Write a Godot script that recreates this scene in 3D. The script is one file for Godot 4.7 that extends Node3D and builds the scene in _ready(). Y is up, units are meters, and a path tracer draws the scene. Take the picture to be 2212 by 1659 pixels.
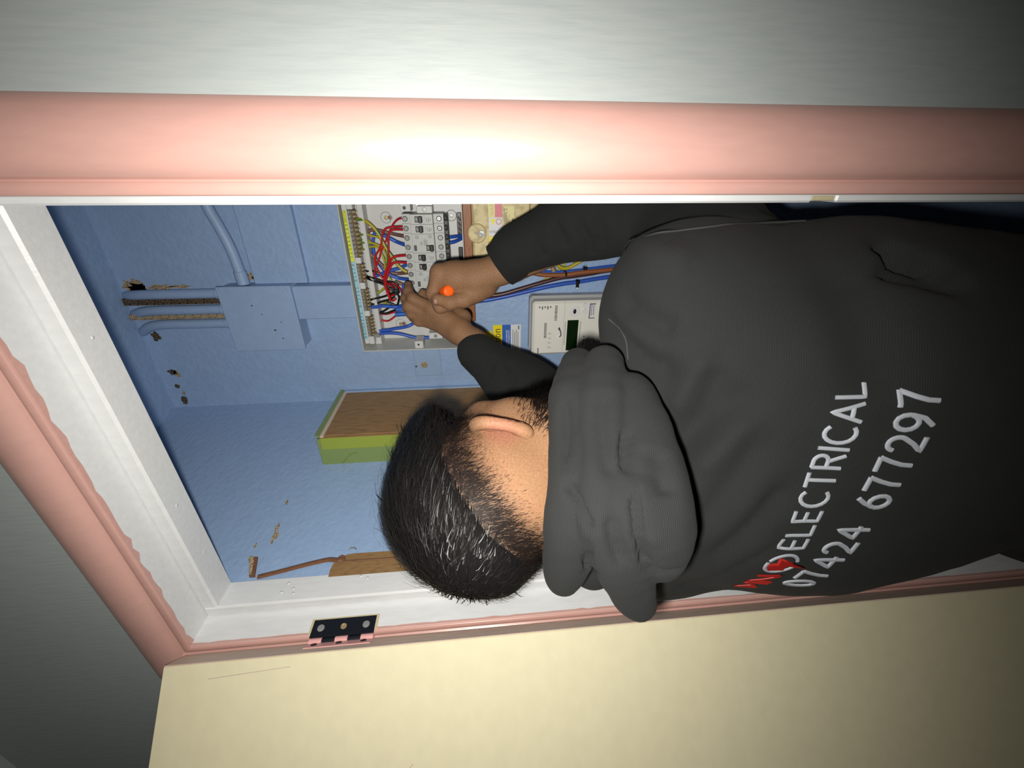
extends Node3D
# A man in a black hoodie works on an open consumer unit in a blue cupboard, lit by the flash of the phone that took the picture.
# Positions are written with the camera's eye at the origin; EY is the eye's height above the floor.
const EY := 1.55
const DOOR_ANGLE := 135.6
var rng := RandomNumberGenerator.new()
var M := {}
var taken := {}


class Shape:
	var v := PackedVector3Array()
	var n := PackedVector3Array()
	var c := PackedColorArray()
	var xf := Transform3D.IDENTITY
	var tint := Color.WHITE

	func tri(a: Vector3, b: Vector3, d: Vector3, na: Vector3, nb: Vector3, nd: Vector3) -> void:
		if (d - a).cross(b - a).dot(na + nb + nd) < 0.0:
			var t := b
			b = d
			d = t
			t = nb
			nb = nd
			nd = t
		v.append(xf * a)
		v.append(xf * b)
		v.append(xf * d)
		n.append((xf.basis * na).normalized())
		n.append((xf.basis * nb).normalized())
		n.append((xf.basis * nd).normalized())
		c.append(tint)
		c.append(tint)
		c.append(tint)

	func quad(a: Vector3, b: Vector3, d: Vector3, e: Vector3, out: Vector3) -> void:
		tri(a, b, d, out, out, out)
		tri(a, d, e, out, out, out)

	func box(lo: Vector3, hi: Vector3, bevel := 0.0) -> Shape:
		var mid := (lo + hi) * 0.5
		var h := (hi - lo).abs() * 0.5
		bevel = minf(bevel, minf(h.x, minf(h.y, h.z)) * 0.9)
		for ax in 3:
			for s in [-1.0, 1.0]:
				var p := []
				var nn := Vector3.ZERO
				nn[ax] = s
				for q in [[-1, -1], [1, -1], [1, 1], [-1, 1]]:
					var w := Vector3.ZERO
					w[ax] = s * h[ax]
					w[(ax + 1) % 3] = q[0] * (h[(ax + 1) % 3] - bevel)
					w[(ax + 2) % 3] = q[1] * (h[(ax + 2) % 3] - bevel)
					p.append(mid + w)
				quad(p[0], p[1], p[2], p[3], nn)
		if bevel > 0.0:
			for ax in 3:
				var b1 := (ax + 1) % 3
				var b2 := (ax + 2) % 3
				for q in [[-1, -1], [1, -1], [1, 1], [-1, 1]]:
					var nn := Vector3.ZERO
					nn[b1] = q[0]
					nn[b2] = q[1]
					var p := []
					for s in [-1.0, 1.0]:
						var w := Vector3.ZERO
						w[ax] = s * (h[ax] - bevel)
						w[b1] = q[0] * h[b1]
						w[b2] = q[1] * (h[b2] - bevel)
						p.append(mid + w)
						w[b1] = q[0] * (h[b1] - bevel)
						w[b2] = q[1] * h[b2]
						p.append(mid + w)
					quad(p[0], p[1], p[3], p[2], nn.normalized())
			for sx in [-1.0, 1.0]:
				for sy in [-1.0, 1.0]:
					for sz in [-1.0, 1.0]:
						var s := Vector3(sx, sy, sz)
						var i := s * (h - Vector3.ONE * bevel)
						var nn := s.normalized()
						tri(mid + i + Vector3(sx * bevel, 0, 0), mid + i + Vector3(0, sy * bevel, 0), mid + i + Vector3(0, 0, sz * bevel), nn, nn, nn)
		return self

	func lathe(o: Vector3, axis: Vector3, prof: Array, sides := 16) -> Shape:
		axis = axis.normalized()
		var u := axis.cross(Vector3.RIGHT if absf(axis.x) < 0.8 else Vector3.UP).normalized()
		var w := axis.cross(u)
		for i in prof.size() - 1:
			var r0: float = prof[i][0]
			var h0: float = prof[i][1]
			var r1: float = prof[i + 1][0]
			var h1: float = prof[i + 1][1]
			for k in sides:
				var a0 := TAU * k / sides
				var a1 := TAU * (k + 1) / sides
				var d0 := u * cos(a0) + w * sin(a0)
				var d1 := u * cos(a1) + w * sin(a1)
				var n0 := (d0 * (h1 - h0) - axis * (r1 - r0)).normalized()
				var n1 := (d1 * (h1 - h0) - axis * (r1 - r0)).normalized()
				var p00 := o + axis * h0 + d0 * r0
				var p01 := o + axis * h0 + d1 * r0
				var p10 := o + axis * h1 + d0 * r1
				var p11 := o + axis * h1 + d1 * r1
				if r0 > 0.0:
					tri(p00, p01, p11, n0, n1, n1)
				if r1 > 0.0:
					tri(p00, p11, p10, n0, n1, n0)
		return self

	func cyl(a: Vector3, b: Vector3, r: float, sides := 16, r2 := -1.0) -> Shape:
		var l := a.distance_to(b)
		return lathe(a, b - a, [[0.0, 0.0], [r, 0.0], [r if r2 < 0.0 else r2, l], [0.0, l]], sides)

	func tube(pts: PackedVector3Array, r: float, sides := 10, r_end := -1.0, flat := 1.0, flat_up := Vector3.ZERO) -> Shape:
		var m := pts.size()
		if r_end < 0.0:
			r_end = r
		var t0 := (pts[1] - pts[0]).normalized()
		var u := t0.cross(Vector3.UP if absf(t0.y) < 0.9 else Vector3.RIGHT).normalized()
		var rings := []
		for i in m:
			var t := (pts[mini(i + 1, m - 1)] - pts[maxi(i - 1, 0)]).normalized()
			if flat_up != Vector3.ZERO:
				u = (flat_up - t * flat_up.dot(t)).normalized()
			else:
				u = (u - t * u.dot(t)).normalized()
			var w := t.cross(u)
			var rr := lerpf(r, r_end, float(i) / (m - 1))
			var ring := []
			for k in sides:
				var a := TAU * k / sides
				var d := u * cos(a) * flat + w * sin(a)
				ring.append([pts[i] + d * rr, (u * cos(a) + w * sin(a) * flat).normalized()])
			rings.append(ring)
		for i in m - 1:
			for k in sides:
				var k2 := (k + 1) % sides
				var a: Array = rings[i][k]
				var b: Array = rings[i][k2]
				var d: Array = rings[i + 1][k2]
				var e: Array = rings[i + 1][k]
				tri(a[0], b[0], d[0], a[1], b[1], d[1])
				tri(a[0], d[0], e[0], a[1], d[1], e[1])
		for q in [0, m - 1]:
			var t := (pts[1] - pts[0]).normalized() * -1.0 if q == 0 else (pts[m - 1] - pts[m - 2]).normalized()
			for k in sides:
				tri(pts[q], rings[q][k][0], rings[q][(k + 1) % sides][0], t, t, t)
		return self

	# a flat outline with thickness: points in the plane of bx and by, pushed along their cross product
	func prism(o: Vector3, bx: Vector3, by: Vector3, poly: PackedVector2Array, depth: float) -> Shape:
		var bz := bx.cross(by).normalized()
		var ids := Geometry2D.triangulate_polygon(poly)
		var at := func(p: Vector2, z: float) -> Vector3: return o + bx * p.x + by * p.y + bz * z
		for i in ids.size() / 3:
			tri(at.call(poly[ids[i * 3]], depth), at.call(poly[ids[i * 3 + 1]], depth), at.call(poly[ids[i * 3 + 2]], depth), bz, bz, bz)
			tri(at.call(poly[ids[i * 3]], 0.0), at.call(poly[ids[i * 3 + 1]], 0.0), at.call(poly[ids[i * 3 + 2]], 0.0), -bz, -bz, -bz)
		var turn := -1.0 if Geometry2D.is_polygon_clockwise(poly) else 1.0
		for i in poly.size():
			var a := poly[i]
			var b := poly[(i + 1) % poly.size()]
			var e := (b - a).normalized() * turn
			var out := bx * e.y - by * e.x
			quad(at.call(a, 0.0), at.call(b, 0.0), at.call(b, depth), at.call(a, depth), out)
		return self

	func ball(o: Vector3, r: float, squash := Vector3.ONE, rows := 6, sides := 10) -> Shape:
		for i in rows:
			for k in sides:
				var p := []
				for q in [[i, k], [i, k + 1], [i + 1, k + 1], [i + 1, k]]:
					var la: float = PI * q[0] / rows
					var lo: float = TAU * q[1] / sides
					p.append(Vector3(sin(la) * cos(lo), cos(la), sin(la) * sin(lo)))
				tri(o + p[0] * squash * r, o + p[1] * squash * r, o + p[2] * squash * r, p[0], p[1], p[2])
				tri(o + p[0] * squash * r, o + p[2] * squash * r, o + p[3] * squash * r, p[0], p[2], p[3])
		return self

	func mesh() -> ArrayMesh:
		var a := []
		a.resize(Mesh.ARRAY_MAX)
		a[Mesh.ARRAY_VERTEX] = v
		a[Mesh.ARRAY_NORMAL] = n
		a[Mesh.ARRAY_COLOR] = c
		var m := ArrayMesh.new()
		m.add_surface_from_arrays(Mesh.PRIMITIVE_TRIANGLES, a)
		return m


func pv(a: Array) -> PackedVector3Array:
	var o := PackedVector3Array()
	for i in a.size() / 3:
		o.append(Vector3(a[i * 3], a[i * 3 + 1], a[i * 3 + 2]))
	return o


# a smooth curve through the points
func curve(p: PackedVector3Array, per := 6) -> PackedVector3Array:
	var o := PackedVector3Array()
	for i in p.size() - 1:
		var a := p[maxi(i - 1, 0)]
		var d := p[mini(i + 2, p.size() - 1)]
		for k in per:
			o.append(p[i].cubic_interpolate(p[i + 1], a, d, float(k) / per))
	o.append(p[p.size() - 1])
	return o


func numbered(called: String) -> String:
	var k: int = taken.get(called, 0)
	taken[called] = k + 1
	return called if k == 0 else "%s_%03d" % [called, k]


# the root of a thing, standing at its base; its parts are written in eye coordinates
func thing(called: String, label: String, category: String, at: Vector3, group := "") -> Node3D:
	var o := Node3D.new()
	o.name = numbered(called)
	add_child(o, true)
	o.position = at + Vector3(0, EY, 0)
	o.set_meta("base", at)
	tag(o, label, category, group)
	return o


func tag(o: Node3D, label: String, category: String, group := "") -> void:
	o.set_meta("label", label)
	o.set_meta("category", category)
	if group:
		o.set_meta("group", group)


func obj(called: String, s: Shape, m: Material, parent: Node3D = null, label := "") -> MeshInstance3D:
	return put(called, s.mesh(), m, parent, label)


func put(called: String, mesh: Mesh, m: Material, parent: Node3D = null, label := "", at := Vector3.ZERO) -> MeshInstance3D:
	var o := MeshInstance3D.new()
	o.mesh = mesh
	o.material_override = m
	if parent == null:
		o.name = numbered(called)
		add_child(o, true)
		o.position = at + Vector3(0, EY, 0)
		o.set_meta("base", at)
	else:
		o.name = called
		parent.add_child(o, true)
		o.position = at - parent.get_meta("base")
		o.set_meta("base", at)
	if label:
		o.set_meta("label", label)
	return o


func struct(called: String, s: Shape, m: Material, label := "") -> MeshInstance3D:
	var o := obj(called, s, m)
	o.set_meta("kind", "structure")
	if label:
		o.set_meta("label", label)
	return o


func letters(text: String, size: float, depth := 0.0003, bold := false) -> TextMesh:
	var t := TextMesh.new()
	var f := SystemFont.new()
	f.font_names = PackedStringArray(["Droid Sans"])
	if bold:
		f.font_weight = 700
	t.font = f
	t.text = text
	t.font_size = 32
	t.pixel_size = size / 32.0
	t.depth = depth
	t.curve_step = 4.0
	return t


func noise_tex(freq: float, oct := 4, size := 512, kind := FastNoiseLite.TYPE_SIMPLEX_SMOOTH, sd := 1, ramp: Array = []) -> NoiseTexture2D:
	var f := FastNoiseLite.new()
	f.noise_type = kind
	f.frequency = freq
	f.fractal_octaves = oct
	f.seed = sd
	var t := NoiseTexture2D.new()
	t.noise = f
	t.width = size
	t.height = size
	t.seamless = true
	if ramp:
		var g := Gradient.new()
		g.offsets = PackedFloat32Array(ramp.map(func(r): return r[0]))
		g.colors = PackedColorArray(ramp.map(func(r): return r[1]))
		t.color_ramp = g
	return t


func mat(color: Color, rough := 0.6, metal := 0.0) -> StandardMaterial3D:
	var m := StandardMaterial3D.new()
	m.albedo_color = color
	m.roughness = rough
	m.metallic = metal
	return m


# paint with relief and a faint mottling of its own colour; scale in repeats a metre
func paint(color: Color, rough: float, relief: Texture2D, cm: float, scale: Vector3, mottle: Texture2D = null) -> StandardMaterial3D:
	var m := mat(color, rough)
	m.uv1_triplanar = true
	m.uv1_world_triplanar = true
	m.uv1_scale = scale
	m.heightmap_enabled = true
	m.heightmap_texture = relief
	m.heightmap_scale = cm
	if mottle:
		m.albedo_texture = mottle
	return m


func srgb(r: int, g: int, b: int) -> Color:
	return Color(r / 255.0, g / 255.0, b / 255.0)


func materials() -> void:
	var rough_wall := noise_tex(0.03, 5, 512, FastNoiseLite.TYPE_SIMPLEX_SMOOTH, 3)
	var brush := noise_tex(0.02, 4, 512, FastNoiseLite.TYPE_SIMPLEX_SMOOTH, 7)
	var mottle := noise_tex(0.012, 4, 512, FastNoiseLite.TYPE_SIMPLEX_SMOOTH, 11, [[0.0, Color(0.965, 0.965, 0.965)], [1.0, Color(1, 1, 1)]])
	var streak := noise_tex(0.02, 3, 512, FastNoiseLite.TYPE_SIMPLEX_SMOOTH, 13, [[0.0, Color(0.965, 0.972, 0.975)], [0.6, Color(1, 1, 1)]])
	M.blue = paint(srgb(148, 174, 210), 0.5, rough_wall, 0.09, Vector3(4, 4, 4), mottle)
	M.blue_smooth = paint(srgb(148, 172, 206), 0.5, rough_wall, 0.02, Vector3(5, 5, 5), mottle)
	M.plaster = paint(srgb(160, 167, 167), 0.6, brush, 0.015, Vector3(14, 1.6, 14), streak)
	M.pink = paint(srgb(204, 160, 151), 0.3, brush, 0.01, Vector3(12, 3, 12), mottle)
	M.white = paint(srgb(222, 224, 226), 0.38, brush, 0.012, Vector3(12, 3, 12), mottle)
	M.bare_wood = paint(srgb(196, 186, 150), 0.7, brush, 0.04, Vector3(20, 5, 20), mottle)
	M.door = paint(srgb(232, 224, 190), 0.5, rough_wall, 0.006, Vector3(6, 6, 6), mottle)
	M.door_edge = paint(srgb(205, 184, 168), 0.55, brush, 0.05, Vector3(10, 3, 10), mottle)
	M.floor = paint(srgb(120, 110, 100), 0.7, rough_wall, 0.05, Vector3(3, 3, 3), mottle)
	M.black_metal = mat(srgb(34, 38, 46), 0.35, 0.5)
	M.steel = mat(srgb(200, 202, 204), 0.3, 0.35)
	M.dull_steel = mat(srgb(150, 152, 152), 0.4, 0.35)
	M.brass = mat(srgb(176, 154, 112), 0.35, 0.35)
	M.bright_steel = mat(srgb(178, 180, 180), 0.24, 0.6)
	M.dark_brass = mat(srgb(104, 88, 62), 0.4, 0.3)
	M.pink_metal = mat(srgb(222, 165, 162), 0.4)
	M.cu_white = mat(srgb(196, 197, 196), 0.45)
	M.cu_case = mat(srgb(188, 190, 188), 0.4)
	M.mcb = mat(srgb(174, 176, 174), 0.45)
	M.mcb_dark = mat(srgb(60, 61, 60), 0.5)
	M.black_plastic = mat(srgb(14, 14, 15), 0.35)
	M.yellow_label = mat(srgb(206, 214, 46), 0.5)
	M.blue_label = mat(srgb(142, 196, 214), 0.5)
	M.ink = mat(srgb(26, 28, 30), 0.6)
	M.grey_ink = mat(srgb(96, 98, 98), 0.6)
	M.white_ink = mat(srgb(232, 232, 230), 0.6)
	M.red_wire = mat(srgb(176, 22, 30), 0.35)
	M.blue_wire = mat(srgb(44, 84, 178), 0.38)
	M.brown_wire = mat(srgb(112, 82, 74), 0.42)
	M.dark_brown_wire = mat(srgb(66, 38, 40), 0.35)
	M.orange_brown = mat(srgb(140, 84, 50), 0.42)
	M.black_wire = mat(srgb(12, 12, 13), 0.3)
	M.earth_yellow = mat(srgb(172, 156, 38), 0.4)
	M.earth_green = mat(srgb(74, 130, 44), 0.4)
	M.meter = mat(srgb(222, 220, 212), 0.42)
	M.meter_side = mat(srgb(176, 178, 180), 0.5)
	M.lcd = mat(srgb(14, 34, 14), 0.2)
	M.sticker = mat(srgb(214, 214, 218), 0.5)
	M.sticker_yellow = mat(srgb(232, 212, 22), 0.45)
	M.sticker_blue = mat(srgb(46, 96, 178), 0.45)
	M.sticker_pink = mat(srgb(214, 120, 134), 0.5)
	M.sticker_pale = mat(srgb(222, 214, 150), 0.5)
	M.cream = paint(srgb(206, 190, 142), 0.5, rough_wall, 0.02, Vector3(9, 9, 9), noise_tex(0.02, 5, 256, FastNoiseLite.TYPE_SIMPLEX_SMOOTH, 21, [[0.0, Color(0.78, 0.74, 0.66)], [0.55, Color(1, 1, 1)]]))
	M.navy = mat(srgb(40, 44, 92), 0.5)
	var grain := noise_tex(0.03, 4, 512, FastNoiseLite.TYPE_SIMPLEX_SMOOTH, 31, [[0.0, Color(0.8, 0.77, 0.72)], [0.5, Color(0.97, 0.96, 0.94)], [1.0, Color(1, 1, 1)]])
	M.wood = paint(srgb(158, 124, 80), 0.55, grain, 0.02, Vector3(12, 1.4, 12), grain)
	M.batten = paint(srgb(150, 92, 52), 0.5, grain, 0.03, Vector3(1.5, 12, 12), grain)
	M.leather = paint(srgb(142, 112, 76), 0.5, grain, 0.03, Vector3(16, 3, 16), grain)
	M.strap = paint(srgb(124, 86, 62), 0.55, grain, 0.03, Vector3(16, 4, 16), grain)
	M.tape = mat(srgb(150, 164, 62), 0.22)
	M.tape_under = mat(srgb(128, 148, 88), 0.25)
	M.strip = mat(srgb(206, 190, 176), 0.5)
	M.chip_dark = paint(srgb(104, 88, 70), 0.9, rough_wall, 0.1, Vector3(30, 30, 30), noise_tex(0.03, 4, 256, FastNoiseLite.TYPE_SIMPLEX_SMOOTH, 41, [[0.2, Color(0.3, 0.28, 0.26)], [0.6, Color(1, 1, 1)]]))
	M.chip_pale = paint(srgb(188, 174, 148), 0.9, rough_wall, 0.1, Vector3(30, 30, 30), noise_tex(0.03, 4, 256, FastNoiseLite.TYPE_SIMPLEX_SMOOTH, 43, [[0.25, Color(0.62, 0.54, 0.44)], [0.6, Color(1, 1, 1)]]))
	M.orange = mat(srgb(240, 92, 14), 0.4)
	M.grip = mat(srgb(70, 72, 76), 0.5)


func _ready() -> void:
	rng.seed = 20
	# ---- camera, held upright in the hand, so that its long side runs up and down the room
	var cam := Camera3D.new()
	cam.name = "camera"
	add_child(cam)
	var right := Vector3(0.0032, -0.9956, 0.0938)
	var ahead := Vector3(-0.4706, -0.0842, -0.8783)
	cam.transform = Transform3D(Basis(right, ahead.cross(right) * -1.0, -ahead).orthonormalized(), Vector3(0, EY, 0))
	cam.keep_aspect = Camera3D.KEEP_HEIGHT
	cam.fov = rad_to_deg(2.0 * atan(829.5 / 880.0))
	cam.near = 0.01
	cam.far = 20.0
	cam.current = true
	# ---- surroundings and the phone's flash
	var we := WorldEnvironment.new()
	we.name = "surroundings"
	var env := Environment.new()
	env.background_mode = Environment.BG_COLOR
	env.background_color = Color(0.02, 0.02, 0.022)
	env.tonemap_mode = Environment.TONE_MAPPER_LINEAR
	env.tonemap_exposure = 1.0
	env.sdfgi_enabled = true
	env.ssao_enabled = true
	env.ssil_enabled = true
	we.environment = env
	add_child(we)
	var flash := SpotLight3D.new()
	flash.name = "phone_flash"
	add_child(flash)
	flash.transform = Transform3D(Basis.looking_at(ahead + Vector3(-0.1, 0.1, 0), Vector3.UP), Vector3(-0.028, EY + 0.02, 0.0))
	flash.light_color = Color(1.0, 0.985, 0.95)
	flash.light_energy = 0.68
	flash.light_size = 0.01
	flash.spot_angle = 74.0
	flash.spot_angle_attenuation = 1.0
	flash.spot_range = 8.0
	flash.spot_attenuation = 2.0
	flash.shadow_enabled = true
	# ---- the place and what is in it
	materials()
	shell()
	frame_and_door()
	wall_fittings()
	consumer_unit()
	meter_and_cables()
	left_side()
	person()


func struct_node(called: String, at: Vector3, label: String) -> Node3D:
	var o := Node3D.new()
	o.name = called
	add_child(o)
	o.position = at + Vector3(0, EY, 0)
	o.set_meta("base", at)
	o.set_meta("kind", "structure")
	o.set_meta("label", label)
	return o


func shell() -> void:
	# front wall round the cupboard's opening
	var s := Shape.new()
	s.box(Vector3(0.0, -EY, -0.5), Vector3(1.6, 0.85, -0.402))
	s.box(Vector3(-2.2, -EY, -0.5), Vector3(-0.665, 0.85, -0.402))
	s.box(Vector3(-0.665, 0.47, -0.5), Vector3(0.0, 0.85, -0.402))
	struct("wall_front", s, M.plaster, "white brushed plaster wall round the cupboard opening")
	var back := struct("wall_back", Shape.new().box(Vector3(-0.75, -EY, -1.02), Vector3(0.12, 0.8, -0.94)), M.blue, "blue painted back wall of the cupboard")
	s = Shape.new()
	s.prism(Vector3(0, -EY, 0), Vector3(0, 0, 1), Vector3(1, 0, 0), PackedVector2Array([Vector2(-0.49, -0.62), Vector2(-0.95, -0.528), Vector2(-0.95, -0.7), Vector2(-0.49, -0.7)]), 2.35)
	struct("wall_left", s, M.blue, "blue painted left wall of the cupboard")
	struct("wall_right", Shape.new().box(Vector3(0.06, -EY, -0.95), Vector3(0.12, 0.8, -0.49)), M.blue, "blue painted right wall of the cupboard")
	struct("ceiling", Shape.new().box(Vector3(-0.75, 0.752, -0.95), Vector3(0.12, 0.8, -0.49)), M.blue, "blue painted cupboard ceiling")
	struct("ceiling_hall", Shape.new().box(Vector3(-2.2, 0.85, -0.5), Vector3(1.6, 0.9, 1.5)), M.plaster, "white ceiling of the hall")
	struct("floor", Shape.new().box(Vector3(-2.2, -EY - 0.05, -1.0), Vector3(1.6, -EY, 1.5)), M.floor, "floor of hall and cupboard")
	struct("wall_hall_left", Shape.new().box(Vector3(-2.25, -EY, -0.5), Vector3(-2.2, 0.85, 1.5)), M.plaster, "white wall at the left end of the hall")
	struct("wall_hall_right", Shape.new().box(Vector3(1.6, -EY, -0.5), Vector3(1.65, 0.85, 1.5)), M.plaster, "white wall at the right end of the hall")
	struct("wall_hall_rear", Shape.new().box(Vector3(-2.2, -EY, 1.5), Vector3(1.6, 0.85, 1.55)), M.plaster, "white wall across the hall from the cupboard")
	# a thicker coat of plaster ends in a step above the unit
	obj("plaster_step", Shape.new().box(Vector3(-0.226, 0.36, -0.941), Vector3(0.06, 0.47, -0.9255), 0.002), M.blue, back)
	# places where the paint has come off the back wall
	for q in [[-0.228, 0.722, 0.016, 0.024, "pale"], [-0.2315, 0.716, 0.013, 0.02, "dark"], [-0.2475, 0.695, 0.012, 0.014, "dark"], [-0.231, 0.668, 0.006, 0.03, "pale"], [-0.231, 0.63, 0.005, 0.022, "pale"], [-0.212, 0.4795, 0.009, 0.012, "pale"], [-0.215, 0.473, 0.006, 0.007, "dark"],
			[-0.343, 0.7226, 0.012, 0.011, "dark"], [-0.434, 0.721, 0.009, 0.011, "dark"], [-0.4375, 0.712, 0.012, 0.008, "pale"], [-0.472, 0.724, 0.006, 0.006, "dark"], [-0.512, 0.7215, 0.012, 0.009, "dark"], [-0.49, 0.716, 0.006, 0.004, "pale"]]:
		chip(back, Vector3(q[0], q[1], -0.9405), Vector3.RIGHT, Vector3.UP, q[2], q[3], M["chip_" + q[4]])
	# plaster laid bare between the conduits
	obj("bare_plaster", Shape.new().box(Vector3(-0.2995, 0.535, -0.941), Vector3(-0.2865, 0.75, -0.9255), 0.001), M.chip_pale, back)
	obj("bare_plaster", Shape.new().box(Vector3(-0.267, 0.535, -0.941), Vector3(-0.252, 0.75, -0.9265), 0.001), M.chip_dark, back)
	var left: Node3D = get_node("wall_left")
	var along := Vector3(0.1961, 0, -0.9806)
	for q in [[Vector3(-0.6035, 0.384, -0.5725), 0.012, 0.006], [Vector3(-0.6005, 0.3865, -0.588), 0.009, 0.004], [Vector3(-0.6055, 0.3865, -0.562), 0.007, 0.003], [Vector3(-0.5895, 0.3864, -0.6425), 0.006, 0.003], [Vector3(-0.607, 0.4127, -0.555), 0.005, 0.0025]]:
		chip(left, q[0] - Vector3(0.0004, 0, 0), along, Vector3.UP, q[1], q[2], M.chip_pale)


# a flake with a ragged outline, half a millimetre proud
func chip(parent: Node3D, at: Vector3, bx: Vector3, by: Vector3, w: float, h: float, m: Material) -> void:
	var poly := PackedVector2Array()
	var k := 18
	for i in k:
		var a := TAU * i / k
		var r := rng.randf_range(0.55, 1.15)
		poly.append(Vector2(cos(a) * w * r, sin(a) * h * r))
	obj("paint_flake", Shape.new().prism(at, bx, by, poly, 0.001), m, parent)


# a strip of brushed-on paint whose far edge wavers
func ragged(at: Vector3, along: Vector3, across: Vector3, length: float, width: float, wander: float, step := 0.012) -> Shape:
	var poly := PackedVector2Array([Vector2(0, 0), Vector2(length, 0)])
	var m := int(length / step)
	for i in m + 1:
		poly.append(Vector2(length * (m - i) / m, width + rng.randf_range(-wander, wander) * rng.randf()))
	var s := Shape.new()
	s.prism(at, along, across, poly, 0.0006)
	return s


func frame_and_door() -> void:
	# architrave: one moulding, mitred round the opening
	var prof := [[0.0, -0.402], [0.0, -0.3985], [0.0015, -0.397], [0.006, -0.3962], [0.0095, -0.3968], [0.0108, -0.3985], [0.0118, -0.3995], [0.0128, -0.3975], [0.015, -0.393], [0.020, -0.3888], [0.027, -0.386], [0.036, -0.3848], [0.046, -0.3855], [0.054, -0.388], [0.0615, -0.3915], [0.0665, -0.3955], [0.0695, -0.399], [0.071, -0.402]]
	var trim := struct_node("trim_1", Vector3(-0.33, -EY, -0.4), "pink painted moulded architrave round the cupboard opening")
	var xr := -0.0225
	var xl := -0.64
	var yt := 0.447
	for piece in ["right", "head", "left"]:
		var s := Shape.new()
		for i in prof.size() - 1:
			var ends := []
			for q in [prof[i], prof[i + 1]]:
				var w: float = q[0]
				var z: float = q[1]
				if piece == "right":
					ends.append([Vector3(xr + w, -EY, z), Vector3(xr + w, yt + w, z)])
				elif piece == "left":
					ends.append([Vector3(xl - w, -EY, z), Vector3(xl - w, yt + w, z)])
				else:
					ends.append([Vector3(xr + w, yt + w, z), Vector3(xl - w, yt + w, z)])
			var nn := []
			for j in [i, i + 1]:
				var a: Array = prof[maxi(j - 1, 0)]
				var b: Array = prof[mini(j + 1, prof.size() - 1)]
				var t := Vector2(b[0] - a[0], b[1] - a[1]).normalized()
				var o := {"right": Vector3.RIGHT, "left": Vector3.LEFT, "head": Vector3.UP}[piece] as Vector3
				nn.append((Vector3(0, 0, 1) * t.x - o * t.y).normalized())
			s.tri(ends[0][0], ends[0][1], ends[1][1], nn[0], nn[0], nn[1])
			s.tri(ends[0][0], ends[1][1], ends[1][0], nn[0], nn[1], nn[1])
		obj("architrave", s, M.pink, trim)
	# lining boards with their door stops
	var lin := struct_node("trim_2", Vector3(-0.33, -EY, -0.45), "white gloss door lining with planted stops")
	obj("jamb", Shape.new().box(Vector3(-0.665, -EY, -0.5), Vector3(-0.639, 0.473, -0.4), 0.0012), M.white, lin)
	obj("jamb", Shape.new().box(Vector3(-0.0235, -EY, -0.5), Vector3(0.0, 0.473, -0.4), 0.0012), M.white, lin)
	obj("head", Shape.new().box(Vector3(-0.64, 0.447, -0.5), Vector3(-0.0235, 0.473, -0.4), 0.0012), M.white, lin)
	obj("stop", Shape.new().box(Vector3(-0.6395, -EY, -0.492), Vector3(-0.618, 0.4475, -0.445), 0.003), M.white, lin)
	obj("stop", Shape.new().box(Vector3(-0.0330, -EY, -0.492), Vector3(-0.023, -0.392, -0.445), 0.002), M.white, lin)
	obj("stop", Shape.new().box(Vector3(-0.0330, -0.365, -0.492), Vector3(-0.023, 0.4475, -0.445), 0.002), M.white, lin)
	obj("latch_rebate", Shape.new().box(Vector3(-0.0315, -0.392, -0.49), Vector3(-0.023, -0.365, -0.447), 0.001), M.bare_wood, lin)
	obj("stop", Shape.new().box(Vector3(-0.62, 0.426, -0.492), Vector3(-0.0235, 0.4475, -0.445), 0.003), M.white, lin)
	# pink brushed over the edge of the white
	obj("paint_edge", ragged(Vector3(-0.6385, -1.2, -0.4), Vector3.UP, Vector3(0, 0, -1), 1.646, 0.0035, 0.0016), M.pink, lin)
	obj("paint_edge", ragged(Vector3(-0.639, 0.4466, -0.4), Vector3.RIGHT, Vector3(0, 0, -1), 0.61, 0.005, 0.005), M.pink, lin)
	for q in [[-0.6175, 0.335, -0.463], [-0.6175, 0.329, -0.479], [-0.6175, 0.318, -0.468], [-0.6175, 0.212, -0.482], [-0.6175, 0.2, -0.477], [-0.6175, 0.315, -0.459]]:
		obj("nail_head", Shape.new().ball(Vector3(q[0] - 0.0008, q[1], q[2]), 0.0028, Vector3(0.45, 1, 1)), M.white, lin)
	for q in [[-0.17, -0.468], [-0.42, -0.465], [-0.52, -0.47]]:
		obj("nail_head", Shape.new().ball(Vector3(q[0], 0.4268, q[1]), 0.003, Vector3(1, 0.45, 1)), M.white, lin)
	# the door stands open past the square
	var th := deg_to_rad(DOOR_ANGLE)
	var pin := Vector3(-0.645, 0, -0.393)
	var d := Vector3(cos(th), 0, sin(th))
	var turn := Transform3D(Basis(d, Vector3.UP, Vector3(-sin(th), 0, cos(th))), pin)
	var door := struct_node("door_1", Vector3(-0.645, -EY, -0.393), "cream painted flush door standing open to the left")
	var s := Shape.new()
	s.xf = turn
	s.box(Vector3(0.0035, -EY + 0.01, -0.0455), Vector3(0.605, 0.4515, -0.002), 0.0012)
	obj("slab", s, M.door, door)
	s = Shape.new()
	s.xf = turn
	s.box(Vector3(0.002, -EY + 0.01, -0.0448), Vector3(0.0036, 0.451, -0.0025), 0.0004)
	obj("hinge_edge", s, M.door_edge, door, "bare grey-brown hinge edge")
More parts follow.
